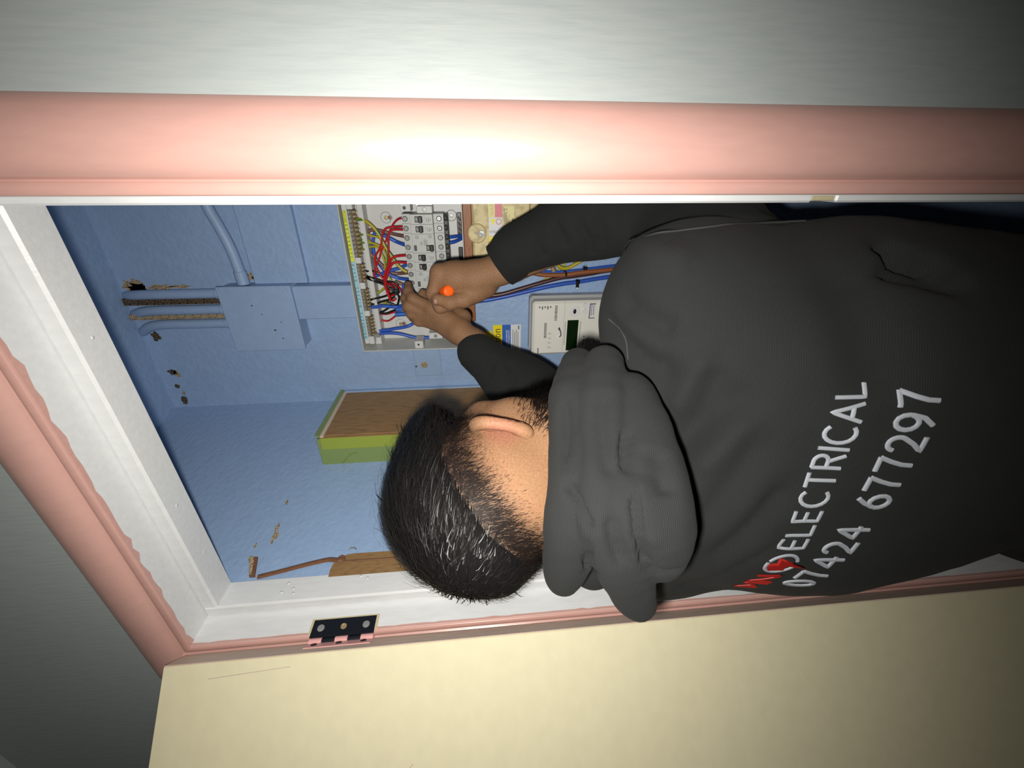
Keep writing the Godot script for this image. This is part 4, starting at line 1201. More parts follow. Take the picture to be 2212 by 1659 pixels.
func person_materials() -> void:
	var weave := FastNoiseLite.new()
	weave.noise_type = FastNoiseLite.TYPE_SIMPLEX
	weave.seed = 5
	weave.frequency = 0.05
	var im := Image.create(512, 512, false, Image.FORMAT_RGB8)
	var hm := Image.create(512, 512, false, Image.FORMAT_RGB8)
	var r := RandomNumberGenerator.new()
	r.seed = 77
	for y in 512:
		for x in 512:
			var rib := 0.5 + 0.5 * sin(TAU * (y / 8.0)) * (0.75 + 0.25 * sin(TAU * (x / 8.0 + (0.5 if (y / 8) % 2 else 0.0))))
			var t := 0.62 + 0.2 * rib + r.randf_range(-0.16, 0.18) + (0.16 if r.randf() < 0.012 else 0.0)
			im.set_pixel(x, y, Color(t, t, t))
			hm.set_pixel(x, y, Color(rib, rib, rib))
	var tex := ImageTexture.create_from_image(im)
	var htex := ImageTexture.create_from_image(hm)
	for q in [["cloth", srgb(24, 27, 28), Vector3(9, 9, 9)], ["cloth_rib", srgb(18, 19, 21), Vector3(12, 12, 12)], ["trousers", srgb(20, 20, 22), Vector3(8, 8, 8)]]:
		var m := mat(q[1], 0.95)
		m.albedo_texture = tex
		m.uv1_triplanar = true
		m.uv1_scale = q[2]
		m.heightmap_enabled = true
		m.heightmap_texture = htex
		m.heightmap_scale = 0.035
		M[q[0]] = m
	var skin := mat(Color.WHITE, 0.62)
	skin.metallic_specular = 0.3
	skin.vertex_color_use_as_albedo = true
	skin.subsurf_scatter_enabled = true
	skin.subsurf_scatter_strength = 0.06
	skin.uv1_triplanar = true
	skin.uv1_scale = Vector3(14, 14, 14)
	skin.albedo_texture = noise_tex(0.05, 5, 512, FastNoiseLite.TYPE_SIMPLEX_SMOOTH, 51, [[0.25, Color(0.88, 0.85, 0.84)], [0.7, Color(1, 1, 1)]])
	skin.heightmap_enabled = true
	skin.heightmap_texture = noise_tex(0.12, 3, 512, FastNoiseLite.TYPE_CELLULAR, 52)
	skin.heightmap_scale = 0.012
	M.skin = skin
	M.hair = mat(srgb(14, 12, 12), 0.46)
	M.hair.metallic_specular = 0.4
	M.hair_base = mat(srgb(11, 10, 10), 0.85)
	M.hair_base.metallic_specular = 0.2
	M.stubble = mat(srgb(24, 18, 16), 0.55)
	M.stubble.metallic_specular = 0.25
	M.thread = mat(srgb(158, 163, 172), 0.42)
	M.thread.heightmap_enabled = true
	M.thread.uv1_triplanar = true
	M.thread.uv1_scale = Vector3(60, 60, 60)
	M.thread.heightmap_texture = htex
	M.thread.heightmap_scale = 0.02
	M.red_thread = mat(srgb(138, 22, 18), 0.45)
	M.stitch = mat(srgb(40, 42, 42), 0.9)
	M.nail = mat(srgb(150, 112, 98), 0.3)
	M.eye = mat(srgb(226, 222, 216), 0.15)
	M.iris = mat(srgb(40, 26, 18), 0.15)
	M.shoe = mat(srgb(26, 26, 28), 0.6)


func skin_tint(p: Vector3) -> Color:
	var c := Color(0.235, 0.13, 0.072)
	var d := p - HC
	if d.length() < 0.2 and d.y > -0.12:
		var ear := clampf(1.0 - p.distance_to(Vector3(-0.228, -0.022, -0.334)) / 0.024, 0.0, 1.0)
		c = c.lerp(Color(0.27, 0.122, 0.08), minf(ear * 1.6, 1.0))
		# shaved hair under the skin, in grains
		var grain := absf(fmod(sin(p.dot(Vector3(1271.3, 3117.7, 741.1))) * 4375.5, 1.0))
		c = c.lerp(Color(0.02, 0.016, 0.014), smoothstep(-0.7, 0.85, hair_at(p)) * (0.6 + 0.4 * grain) * (1.0 - ear))
	return c


func person() -> void:
	person_materials()
	var who := thing("person", "man in black hoodie with dark hair, seen from behind, working on wiring", "person", Vector3(-0.285, -EY, -0.41))
	# body: head, neck and hands in fine grids, the rest, hidden by clothes, in a coarse one
	var head_field := Field.new([[1,-.308,-.003,-.331,.074,.094,.092,0,0,0], [1,-.2956,-.051,-.3783,.061,.08,.062,-16,0,0], [0,-.2837,-.103,-.4196,-.2956,-.103,-.3783,.028,.043], [0,-.2551,-.073,-.3562,-.2662,-.108,-.401,.022,.022], [0,-.2563,-.038,-.3847,-.2592,-.063,-.3782,.024,.024], [0,-.306,-.03,-.335,-.295,-.17,-.375,.061,.06], [0,-.2796,-.018,-.434,-.2744,-.048,-.4523,.008,.012], [0,-.3093,-.002,-.4248,-.2593,-.002,-.4105,.012,.012], [0,-.2961,-.08,-.4419,-.2615,-.08,-.4319,.008,.008]], 0.026)
	var head := nets(head_field, 0.0032)
	var right_ear := nets(Field.new([[0,-.2382,-.013,-.3404,-.2371,-.0086,-.3413,.003,.0034], [0,-.2371,-.0086,-.3413,-.2354,-.0033,-.3421,.0034,.0038], [0,-.2354,-.0033,-.3421,-.2328,.0009,-.3421,.0038,.0042], [0,-.2328,.0009,-.3421,-.2298,.0039,-.3415,.0042,.0046], [0,-.2298,.0039,-.3415,-.2268,.0043,-.3399,.0046,.0049], [0,-.2268,.0043,-.3399,-.224,.0031,-.3379,.0049,.0052], [0,-.224,.0031,-.3379,-.2217,.0004,-.3359,.0052,.0053], [0,-.2217,.0004,-.3359,-.2202,-.0035,-.334,.0053,.0054], [0,-.2202,-.0035,-.334,-.2195,-.0081,-.3326,.0054,.0052], [0,-.2195,-.0081,-.3326,-.2196,-.0133,-.3314,.0052,.005], [0,-.2196,-.0133,-.3314,-.2202,-.019,-.3303,.005,.0048], [0,-.2202,-.019,-.3303,-.2213,-.0248,-.3296,.0048,.0046], [0,-.2213,-.0248,-.3296,-.2229,-.0299,-.3293,.0046,.0045], [0,-.2229,-.0299,-.3293,-.2248,-.0346,-.3293,.0045,.0044], [0,-.2248,-.0346,-.3293,-.2269,-.0391,-.3295,.0044,.0051], [0,-.2269,-.0391,-.3295,-.2293,-.0428,-.33,.0051,.0058], [0,-.2293,-.0428,-.33,-.2319,-.0456,-.3309,.0058,.0059], [0,-.2319,-.0456,-.3309,-.2344,-.0469,-.3321,.0059,.006], [0,-.2344,-.0469,-.3321,-.2365,-.0451,-.3338,.006,.005], [0,-.2365,-.0451,-.3338,-.2379,-.0428,-.3352,.005,.004], [1,-.2283,-.0202,-.3369,.011,.022,.0022,-30.6689,0,0], [0,-.2343,-.0084,-.3413,-.2271,-.01,-.3366,.0022,.003], [0,-.2271,-.01,-.3366,-.2256,-.0231,-.3326,.003,.003], [0,-.2256,-.0231,-.3326,-.2298,-.0354,-.3321,.003,.0035], [0,-.2384,-.0261,-.3375,-.2363,-.0241,-.3347,.004,.0035], [0,-.2378,-.0362,-.3367,-.2335,-.0379,-.3337,.005,.005]], 0.004), 0.002)
	var left_ear := nets(Field.new([[0,-.3738,-.013,-.3404,-.3749,-.0086,-.3413,.003,.0034], [0,-.3749,-.0086,-.3413,-.3766,-.0033,-.3421,.0034,.0038], [0,-.3766,-.0033,-.3421,-.3792,.0009,-.3421,.0038,.0042], [0,-.3792,.0009,-.3421,-.3822,.0039,-.3415,.0042,.0046], [0,-.3822,.0039,-.3415,-.3852,.0043,-.3399,.0046,.0049], [0,-.3852,.0043,-.3399,-.388,.0031,-.3379,.0049,.0052], [0,-.388,.0031,-.3379,-.3903,.0004,-.3359,.0052,.0053], [0,-.3903,.0004,-.3359,-.3918,-.0035,-.334,.0053,.0054], [0,-.3918,-.0035,-.334,-.3925,-.0081,-.3326,.0054,.0052], [0,-.3925,-.0081,-.3326,-.3924,-.0133,-.3314,.0052,.005], [0,-.3924,-.0133,-.3314,-.3918,-.019,-.3303,.005,.0048], [0,-.3918,-.019,-.3303,-.3907,-.0248,-.3296,.0048,.0046], [0,-.3907,-.0248,-.3296,-.3891,-.0299,-.3293,.0046,.0045], [0,-.3891,-.0299,-.3293,-.3872,-.0346,-.3293,.0045,.0044], [0,-.3872,-.0346,-.3293,-.3851,-.0391,-.3295,.0044,.0051], [0,-.3851,-.0391,-.3295,-.3827,-.0428,-.33,.0051,.0058], [0,-.3827,-.0428,-.33,-.3801,-.0456,-.3309,.0058,.0059], [0,-.3801,-.0456,-.3309,-.3776,-.0469,-.3321,.0059,.006], [0,-.3776,-.0469,-.3321,-.3755,-.0451,-.3338,.006,.005], [0,-.3755,-.0451,-.3338,-.3741,-.0428,-.3352,.005,.004], [0,-.3777,-.0084,-.3413,-.3849,-.01,-.3366,.0022,.003], [0,-.3849,-.01,-.3366,-.3864,-.0231,-.3326,.003,.003], [0,-.3864,-.0231,-.3326,-.3822,-.0354,-.3321,.003,.0035], [0,-.3736,-.0261,-.3375,-.3757,-.0241,-.3347,.004,.0035], [0,-.3742,-.0362,-.3367,-.3785,-.0379,-.3337,.005,.005]], 0.004), 0.003)
	var right_hand := nets(Field.new([[0,-.1495,-.0711,-.7,-.1558,-.042,-.703,.026,.0255], [0,-.1558,-.042,-.703,-.1687,-.003,-.708,.0255,.029], [0,-.1687,-.003,-.708,-.1679,.0338,-.712,.029,.027], [0,-.1679,.0338,-.712,-.1608,.0562,-.71,.027,.017], [0,-.1823,-.0185,-.71,-.1956,.0035,-.705,.024,.019], [0,-.1695,.0076,-.735,-.1721,.0505,-.745,.024,.016], [0,-.1579,.0576,-.704,-.1927,.0706,-.7,.0123,.0098], [0,-.1927,.0706,-.7,-.2183,.0602,-.701,.0098,.009], [0,-.2183,.0602,-.701,-.2181,.0412,-.706,.009,.0078], [0,-.1614,.0603,-.7225,-.1971,.0737,-.7185,.0123,.0098], [0,-.1971,.0737,-.7185,-.2233,.063,-.7195,.0098,.009], [0,-.2233,.063,-.7195,-.2231,.0435,-.7245,.009,.0078], [0,-.1673,.0596,-.741,-.204,.0733,-.737,.0115,.0092], [0,-.204,.0733,-.737,-.231,.0623,-.738,.0092,.0085], [0,-.231,.0623,-.738,-.2307,.0423,-.743,.0085,.0074], [0,-.1734,.0557,-.758,-.2112,.0696,-.754,.01,.008], [0,-.2112,.0696,-.754,-.2388,.0582,-.755,.008,.0074], [0,-.2388,.0582,-.755,-.2386,.0376,-.76,.0074,.0064], [0,-.1901,-.0052,-.7,-.2008,.0164,-.69,.018,.0135], [0,-.2008,.0164,-.69,-.204,.0404,-.683,.0135,.0115], [0,-.204,.0404,-.683,-.1985,.0618,-.686,.0115,.0092]], 0.007), 0.0025)
	var left_hand := nets(Field.new([[0,-.3182,-.0264,-.715,-.2922,.0041,-.722,.027,.0245], [0,-.2922,.0041,-.722,-.2754,.0299,-.732,.0245,.024], [0,-.2703,.0297,-.738,-.2383,.0788,-.755,.022,.015], [0,-.2777,.0301,-.738,-.2524,.0826,-.758,.02,.014], [0,-.2824,.0362,-.738,-.2674,.0769,-.758,.019,.012], [0,-.2365,.0788,-.757,-.2188,.1148,-.764,.012,.0092], [0,-.2188,.1148,-.764,-.2101,.1237,-.78,.0092,.0085], [0,-.2101,.1237,-.78,-.2011,.1252,-.795,.0085,.0072], [0,-.2494,.0848,-.76,-.2345,.1248,-.766,.0122,.0094], [0,-.2345,.1248,-.766,-.2251,.1311,-.783,.0094,.0086], [0,-.2251,.1311,-.783,-.219,.1332,-.8,.0086,.0073], [0,-.2617,.0836,-.76,-.2498,.121,-.768,.0114,.0088], [0,-.2498,.121,-.768,-.2421,.1296,-.783,.0088,.0081], [0,-.2421,.1296,-.783,-.2374,.1324,-.8,.0081,.0069], [0,-.2706,.075,-.76,-.2659,.1092,-.767,.0099,.0076], [0,-.2659,.1092,-.767,-.2616,.1209,-.781,.0076,.007], [0,-.2616,.1209,-.781,-.2585,.127,-.795,.007,.0059], [0,-.2556,.0233,-.755,-.2404,.0523,-.775,.017,.013], [0,-.2404,.0523,-.775,-.2271,.0805,-.79,.013,.011], [0,-.2271,.0805,-.79,-.2198,.0996,-.8,.011,.009]], 0.007), 0.0025)
	var core := nets(Field.new([[0,-.292,-.19,-.385,-.285,-.9,-.41,.05,.11], [0,-.15,-.24,-.42,-.29,-.22,-.38,.04,.05], [0,-.29,-.22,-.38,-.44,-.24,-.4,.05,.04], [0,-.15,-.24,-.42,-.1,-.3,-.54,.04,.038], [0,-.1,-.3,-.54,-.012,-.345,-.63,.038,.036], [0,-.012,-.345,-.63,-.1495,-.0711,-.7,.036,.025], [0,-.44,-.24,-.4,-.49,-.3,-.58,.04,.036], [0,-.49,-.3,-.58,-.3182,-.0264,-.715,.036,.026]], 0.04), 0.014)
	put("body", net_mesh([head, right_ear, left_ear, right_hand, left_hand, core], skin_tint), M.skin, who)
	for s in [-1.0, 1.0]:
		var at := HC + Basis(Vector3.UP, -0.28) * Vector3(0.031 * s, 0.002, -0.083)
		var eye := obj("eye", Shape.new().ball(at, 0.0118, Vector3.ONE, 10, 14), M.eye, who)
		obj("iris", Shape.new().ball(at + Basis(Vector3.UP, -0.28) * Vector3(0, 0, -0.0098), 0.0048, Vector3(1, 1, 0.5), 6, 12), M.iris, eye)
	obj("thumb_nail", Shape.new().ball(Vector3(-.2005, .064, -.6785), 0.0066, Vector3(1.0, 0.8, 0.25), 6, 12), M.nail, who)
	print("body")
	# hair: a close cap that thins to nothing, and strands
	var hair_field := Field.new([[1,-.31,.004,-.329,.082,.099,.1,0,0,0], [1,-.304,.037,-.383,.07,.058,.062,0,0,0], [1,-.33,-.013,-.303,.055,.078,.064,0,0,0]], 0.03)
	var tuft := FastNoiseLite.new()
	tuft.seed = 3
	tuft.frequency = 60.0
	var cap := nets(hair_field, 0.0045, func(p: Vector3, _n: Vector3) -> float: return -0.009 * (1.0 - smoothstep(0.7, 1.9, hair_at(p))) - 0.003, func(p: Vector3) -> bool: return hair_at(p) + tuft.get_noise_3dv(p) * 0.9 > 0.75)
	var hair := put("hair", net_mesh([cap]), M.hair_base, who, "short black hair, faded at the sides")
	var strands := Shape.new()
	var whorl := HC + Vector3(-0.055, 0.055, 0.075)
	var r := RandomNumberGenerator.new()
	r.seed = 4
	var cv: PackedVector3Array = cap.v
	var cn: PackedVector3Array = cap.n
	for k in 24000:
		var i := r.randi_range(0, cv.size() - 1)
		var m := hair_at(cv[i])
		if m < 0.75:
			continue
		var nn := cn[i]
		var root := cv[i] + Vector3(r.randfn(), r.randfn(), r.randfn()) * 0.002
		var flow := (root - whorl) + Vector3(0.0, 0.0, -0.05)
		flow += Vector3(r.randfn(), r.randfn(), r.randfn()) * 0.018
		flow = (flow - nn * flow.dot(nn)).normalized()
		var top := smoothstep(0.03, 0.09, root.y - HC.y)
		ribbon(strands, root, nn, flow, lerpf(0.014, 0.045, top) * r.randf_range(0.6, 1.2) * (0.4 + 0.6 * smoothstep(0.6, 2.2, m)), 0.1 if r.randf() < 0.97 else 0.3, r.randf_range(0.0005, 0.0012), 0.09, 0.5)
	var st := obj("strands", strands, M.hair, hair)
	st.set_meta("kind", "stuff")
	# cropped hair where the cut fades into skin, and the beard
	strands = Shape.new()
	var beard := Shape.new()
	var amount := PackedFloat32Array()
	for p in head.v:
		amount.append(hair_at(p))
	var hv: PackedVector3Array = head.v
	var hn: PackedVector3Array = head.n
	for k in 110000:
		var i := r.randi_range(0, hv.size() - 1)
		if amount[i] < -0.9 or amount[i] > 1.3:
			continue
		var p := hv[i]
		var nn := hn[i]
		var d := p - HC
		if d.y < -0.13 or d.length() > 0.2 or p.distance_to(Vector3(-0.228, -0.022, -0.334)) < 0.022:
			continue
		var m := amount[i]
		if m > -0.9 and m < 1.3 and r.randf() < smoothstep(-0.9, 1.2, m):
			var flow := Vector3(0.1, -1.0, -0.25) + Vector3(r.randfn(), r.randfn(), r.randfn()) * 0.25
			flow = (flow - nn * flow.dot(nn)).normalized()
			var root := p + Vector3(r.randfn(), r.randfn(), r.randfn()) * 0.0015
			ribbon(strands, root, nn, flow, lerpf(0.0025, 0.013, smoothstep(-0.5, 1.1, m)) * r.randf_range(0.6, 1.2), 0.16, lerpf(0.00028, 0.0006, smoothstep(0.0, 0.9, m)))
	var face := Basis(Vector3.UP, 0.28)
	for k in 90000:
		var i := r.randi_range(0, hv.size() - 1)
		var d: Vector3 = face * (hv[i] - HC)
		var dense := smoothstep(0.012, 0.034, -d.z) * smoothstep(0.012, 0.05, -d.y)
		if d.y < -0.15 or r.randf() > dense * 0.85 or (-d.z > 0.098 and d.y > -0.05):
			continue
		var nn := hn[i]
		var flow := Vector3(r.randfn() * 0.5, -1.0, r.randfn() * 0.5 - 0.2)
		flow = (flow - nn * flow.dot(nn)).normalized()
		ribbon(beard, hv[i] + Vector3(r.randfn(), r.randfn(), r.randfn()) * 0.0015, nn, flow, r.randf_range(0.006, 0.02) * smoothstep(0.0, 0.075, -d.y), r.randf_range(0.4, 1.5), 0.0006, 0.02)
	st = obj("fade", strands, M.stubble, hair)
	st.set_meta("kind", "stuff")
	st = obj("beard", beard, M.stubble, who, "short black beard along the jaw")
	st.set_meta("kind", "stuff")
	print("hair")
	# hoodie
	var coat_field := Field.new([[1,-.365,-.4,-.382,.13,.23,.127,0,0,0], [1,-.19,-.39,-.405,.14,.225,.14,0,0,0], [1,-.285,-.41,-.395,.22,.23,.145,0,0,0], [1,-.27,-.6,-.395,.205,.26,.148,0,0,0], [1,-.312,-.9,-.405,.248,.24,.183,0,0,0], [0,-.128,-.222,-.41,-.19,-.262,-.39,.074,.066], [0,-.36,-.25,-.385,-.43,-.225,-.385,.07,.08], [1,-.315,-.25,-.345,.1,.085,.085,0,0,0], [0,-.15,-.238,-.42,-.1,-.3,-.54,.072,.068], [0,-.1,-.3,-.54,-.012,-.345,-.63,.066,.062], [0,-.012,-.345,-.63,-.062,-.2,-.665,.062,.056], [0,-.062,-.2,-.665,-.126,-.07,-.7,.053,.042], [0,-.45,-.22,-.4,-.49,-.3,-.58,.08,.07], [0,-.49,-.3,-.58,-.38,-.09,-.68,.066,.055], [0,-.38,-.09,-.68,-.308,-.001,-.71,.048,.037]], 0.06)
	var lines := [
		[pv([-.2407,-.1829,-.3101,-.2062,-.2012,-.3051,-.1725,-.2113,-.3056,-.1551,-.2126,-.3079]), 0.012, -0.0095],
		[pv([-.2616,-.1762,-.308,-.2335,-.195,-.2992,-.1996,-.2199,-.2931,-.1659,-.2434,-.2904]), 0.016, -0.0119],
		[pv([-.3153,-.2054,-.2655,-.2732,-.2224,-.2642,-.2401,-.2387,-.2692,-.2089,-.2545,-.2742]), 0.014, -0.0095],
		[pv([-.3597,-.2233,-.2617,-.316,-.2446,-.2513,-.2822,-.2626,-.2521,-.2493,-.2822,-.2572]), 0.012, -0.0095],
		[pv([-.2122,-.1891,-.3155,-.1718,-.1982,-.3144,-.1449,-.2017,-.3161]), 0.012, 0.0095],
		[pv([-.2547,-.201,-.2835,-.2238,-.2208,-.2838,-.1869,-.2387,-.2867]), 0.014, 0.0095],
		[pv([-.4535,-.2158,-.2938,-.3992,-.2374,-.2708,-.3466,-.2625,-.2506,-.3167,-.2895,-.2478]), 0.006, -0.0047],
		[pv([-.1157,-.1433,-.395,-.1258,-.1616,-.3516,-.1327,-.1808,-.3319]), 0.012, -0.0119],
		[pv([-.1422,-.1381,-.4164,-.1575,-.1464,-.3735,-.1704,-.166,-.3441,-.1704,-.1883,-.3221]), 0.014, -0.0119],
		[pv([-.0972,-.2212,-.5799,-.0761,-.1727,-.3776,-.0758,-.1968,-.3538]), 0.016, 0.0095],
		[pv([-.0687,-.3461,-.3259,-.0742,-.3628,-.3144,-.0802,-.3894,-.3047,-.0869,-.4201,-.2985]), 0.012, -0.0143],
		[pv([-.0566,-.3547,-.3453,-.0646,-.3708,-.3267,-.0727,-.3992,-.3132]), 0.008, -0.0190],
		[pv([-.0702,-.3132,-.3366,-.0938,-.3195,-.3036,-.1317,-.3262,-.2749,-.1746,-.3378,-.2576]), 0.03, -0.0143],
		[pv([-.0999,-.0927,-.6478,-.128,-.1155,-.6486]), 0.007, -0.0095],
		[pv([-.0721,-.1211,-.6347,-.1036,-.1421,-.6256]), 0.008, -0.0095],
		[pv([-.0637,-.1501,-.6129,-.0949,-.1689,-.6095,-.1214,-.1834,-.6275]), 0.008, -0.0095],
		[pv([-.0596,-.1732,-.6006,-.0807,-.1847,-.598,-.1085,-.1917,-.6112]), 0.007, -0.0071],
		[pv([-.3014,-.0298,-.6705,-.3151,-.0249,-.661,-.3354,-.02,-.6553]), 0.006, -0.0071],
		[pv([-.3082,-.0584,-.6629,-.3255,-.0647,-.6411,-.3508,-.0554,-.6282]), 0.007, -0.0071],
	]
	var noise := FastNoiseLite.new()
	noise.seed = 9
	noise.frequency = 14.0
	noise.fractal_octaves = 2
	var crease := folds(lines)
	var push := func(p: Vector3, n: Vector3) -> float: return crease.call(p, n) + noise.get_noise_3dv(p) * 0.0016
	var hoodie := put("hoodie", net_mesh([nets(coat_field, 0.0065, push)]), M.cloth, who, "black hooded sweatshirt with embroidered lettering on the back")
	print("hoodie")
	var hood_lines := [
		[pv([-.2282,-.0703,-.253,-.2343,-.0749,-.243,-.2398,-.0781,-.2256,-.2451,-.083,-.2162]), 0.0035, -0.0080],
		[pv([-.2225,-.1162,-.2266,-.2277,-.1143,-.2193,-.2441,-.1157,-.209,-.2675,-.1229,-.2039,-.2791,-.1266,-.2033]), 0.003, -0.0080],
		[pv([-.2576,-.08,-.2159,-.2737,-.0818,-.216,-.3008,-.0886,-.2252,-.2856,-.0881,-.2102]), 0.0035, -0.0096],
		[pv([-.2767,-.1254,-.2031,-.2806,-.1349,-.2005,-.2818,-.1443,-.199,-.2806,-.1566,-.2017]), 0.0035, -0.0080],
		[pv([-.1854,-.0797,-.3214,-.2065,-.0773,-.296,-.2214,-.0691,-.2669]), 0.006, -0.0064],
		[pv([-.1708,-.1117,-.3081,-.1903,-.1019,-.2831,-.2051,-.0996,-.2549,-.2162,-.1022,-.2364]), 0.008, -0.0064],
		[pv([-.1961,-.1246,-.2765,-.2047,-.1184,-.2596,-.2135,-.1143,-.2403]), 0.004, -0.0080],
		[pv([-.234,-.0959,-.2183,-.2514,-.0977,-.2088,-.2739,-.1068,-.2026]), 0.005, -0.0064],
		[pv([-.1996,-.1436,-.2552,-.2102,-.1394,-.2342,-.2213,-.1391,-.2195]), 0.012, -0.0080],
		[pv([-.2123,-.1272,-.2377,-.2247,-.1227,-.2245,-.2404,-.1242,-.2115,-.2564,-.1286,-.2022]), 0.01, 0.0064],
	]
	var hood_crease := folds(hood_lines)
	var hood_push := func(p: Vector3, n: Vector3) -> float: return hood_crease.call(p, n) + noise.get_noise_3dv(p * 1.6) * 0.0014
	put("hood", net_mesh([nets(Field.new([[0,-.1909,-.1096,-.3893,-.1928,-.1049,-.3749,.02,.0213], [0,-.1928,-.1049,-.3749,-.1959,-.0985,-.3547,.0213,.0227], [0,-.1959,-.0985,-.3547,-.2007,-.0934,-.3369,.0227,.024], [0,-.2007,-.0934,-.3369,-.2084,-.0912,-.3254,.024,.024], [0,-.2084,-.0912,-.3254,-.2177,-.0903,-.3164,.024,.024], [0,-.2177,-.0903,-.3164,-.2262,-.0891,-.3066,.024,.024], [0,-.2262,-.0891,-.3066,-.232,-.087,-.2939,.024,.024], [0,-.232,-.087,-.2939,-.2369,-.0847,-.2805,.024,.024], [0,-.2369,-.0847,-.2805,-.2432,-.0824,-.2689,.024,.024], [0,-.2432,-.0824,-.2689,-.252,-.0804,-.2601,.024,.024], [0,-.252,-.0804,-.2601,-.2622,-.0784,-.2531,.024,.024], [0,-.2622,-.0784,-.2531,-.2731,-.0768,-.2481,.024,.024], [0,-.2731,-.0768,-.2481,-.2851,-.0759,-.2454,.024,.0233], [0,-.2851,-.0759,-.2454,-.2979,-.0754,-.2446,.0233,.0227], [0,-.2979,-.0754,-.2446,-.3096,-.0746,-.244,.0227,.022], [0,-.3096,-.0746,-.244,-.32,-.0733,-.2434,.022,.02], [0,-.32,-.0733,-.2434,-.3293,-.0716,-.243,.02,.018], [0,-.3293,-.0716,-.243,-.3357,-.0705,-.2428,.018,.016], [0,-.1747,-.1271,-.3579,-.1796,-.1235,-.3468,.02,.0213], [0,-.1796,-.1235,-.3468,-.1866,-.1185,-.3311,.0213,.0227], [0,-.1866,-.1185,-.3311,-.1939,-.1145,-.3169,.0227,.024], [0,-.1939,-.1145,-.3169,-.2012,-.1128,-.3068,.024,.0243], [0,-.2012,-.1128,-.3068,-.2086,-.1122,-.2982,.0243,.0247], [0,-.2086,-.1122,-.2982,-.2152,-.1111,-.2893,.0247,.025], [0,-.2152,-.1111,-.2893,-.2201,-.1088,-.279,.025,.024], [0,-.2201,-.1088,-.279,-.2242,-.1061,-.2684,.024,.023], [0,-.2242,-.1061,-.2684,-.2284,-.1034,-.2588,.023,.022], [0,-.2284,-.1034,-.2588,-.2333,-.1005,-.2507,.022,.0213], [0,-.2333,-.1005,-.2507,-.2383,-.0977,-.2435,.0213,.0207], [0,-.2383,-.0977,-.2435,-.2438,-.0958,-.2373,.0207,.02], [0,-.2438,-.0958,-.2373,-.2497,-.0952,-.2322,.02,.0193], [0,-.2497,-.0952,-.2322,-.2561,-.0956,-.228,.0193,.0187], [0,-.2561,-.0956,-.228,-.2635,-.0971,-.2246,.0187,.018], [0,-.2635,-.0971,-.2246,-.2724,-.1001,-.2219,.018,.018], [0,-.2724,-.1001,-.2219,-.2822,-.1042,-.2199,.018,.018], [0,-.2822,-.1042,-.2199,-.2925,-.1089,-.2185,.018,.018], [0,-.2925,-.1089,-.2185,-.3039,-.1143,-.2181,.018,.018], [0,-.3039,-.1143,-.2181,-.3158,-.1203,-.2184,.018,.018], [0,-.3158,-.1203,-.2184,-.3261,-.1256,-.2186,.018,.018], [0,-.3261,-.1256,-.2186,-.3339,-.1297,-.2186,.018,.0173], [0,-.3339,-.1297,-.2186,-.3401,-.1331,-.2187,.0173,.0167], [0,-.3401,-.1331,-.2187,-.3443,-.1354,-.2187,.0167,.016], [0,-.2198,-.1163,-.2475,-.2236,-.1146,-.2419,.008,.009], [0,-.2236,-.1146,-.2419,-.2293,-.1123,-.2342,.009,.01], [0,-.2293,-.1123,-.2342,-.2355,-.1108,-.2275,.01,.011], [0,-.2355,-.1108,-.2275,-.2419,-.1107,-.2232,.011,.0113], [0,-.2419,-.1107,-.2232,-.2489,-.1115,-.2199,.0113,.0117], [0,-.2489,-.1115,-.2199,-.2571,-.1131,-.2174,.0117,.012], [0,-.2571,-.1131,-.2174,-.2667,-.1158,-.2157,.012,.012], [0,-.2667,-.1158,-.2157,-.2775,-.1193,-.2147,.012,.012], [0,-.2775,-.1193,-.2147,-.2887,-.123,-.2142,.012,.012], [0,-.2887,-.123,-.2142,-.3014,-.1271,-.2146,.012,.012], [0,-.3014,-.1271,-.2146,-.3145,-.1314,-.2154,.012,.012], [0,-.3145,-.1314,-.2154,-.3237,-.1344,-.2161,.012,.012], [0,-.1962,-.1433,-.3248,-.2012,-.1436,-.3175,.026,.0273], [0,-.2012,-.1436,-.3175,-.2081,-.1439,-.3071,.0273,.0287], [0,-.2081,-.1439,-.3071,-.2147,-.144,-.2964,.0287,.03], [0,-.2147,-.144,-.2964,-.2199,-.1439,-.286,.03,.03], [0,-.2199,-.1439,-.286,-.2246,-.1435,-.2752,.03,.03], [0,-.2246,-.1435,-.2752,-.2293,-.143,-.2653,.03,.03], [0,-.2293,-.143,-.2653,-.2335,-.1424,-.2565,.03,.03], [0,-.2335,-.1424,-.2565,-.2376,-.1416,-.2486,.03,.03], [0,-.2376,-.1416,-.2486,-.2427,-.1411,-.2418,.03,.03], [0,-.2427,-.1411,-.2418,-.2494,-.1412,-.2364,.03,.03], [0,-.2494,-.1412,-.2364,-.257,-.1417,-.2321,.03,.03], [0,-.257,-.1417,-.2321,-.2647,-.1425,-.2287,.03,.03], [0,-.2647,-.1425,-.2287,-.2734,-.1439,-.2263,.03,.0273], [0,-.2734,-.1439,-.2263,-.2822,-.1456,-.2247,.0273,.0247], [0,-.2822,-.1456,-.2247,-.2884,-.1468,-.2237,.0247,.022], [0,-.205,-.155,-.42,-.215,-.13,-.34,.028,.032], [0,-.375,-.115,-.285,-.395,-.125,-.37,.026,.026], [1,-.29,-.125,-.27,.085,.05,.03,-8,0,0]], 0.0035), 0.0036, hood_push)]), M.cloth, hoodie, "hood lying in folds round the neck")
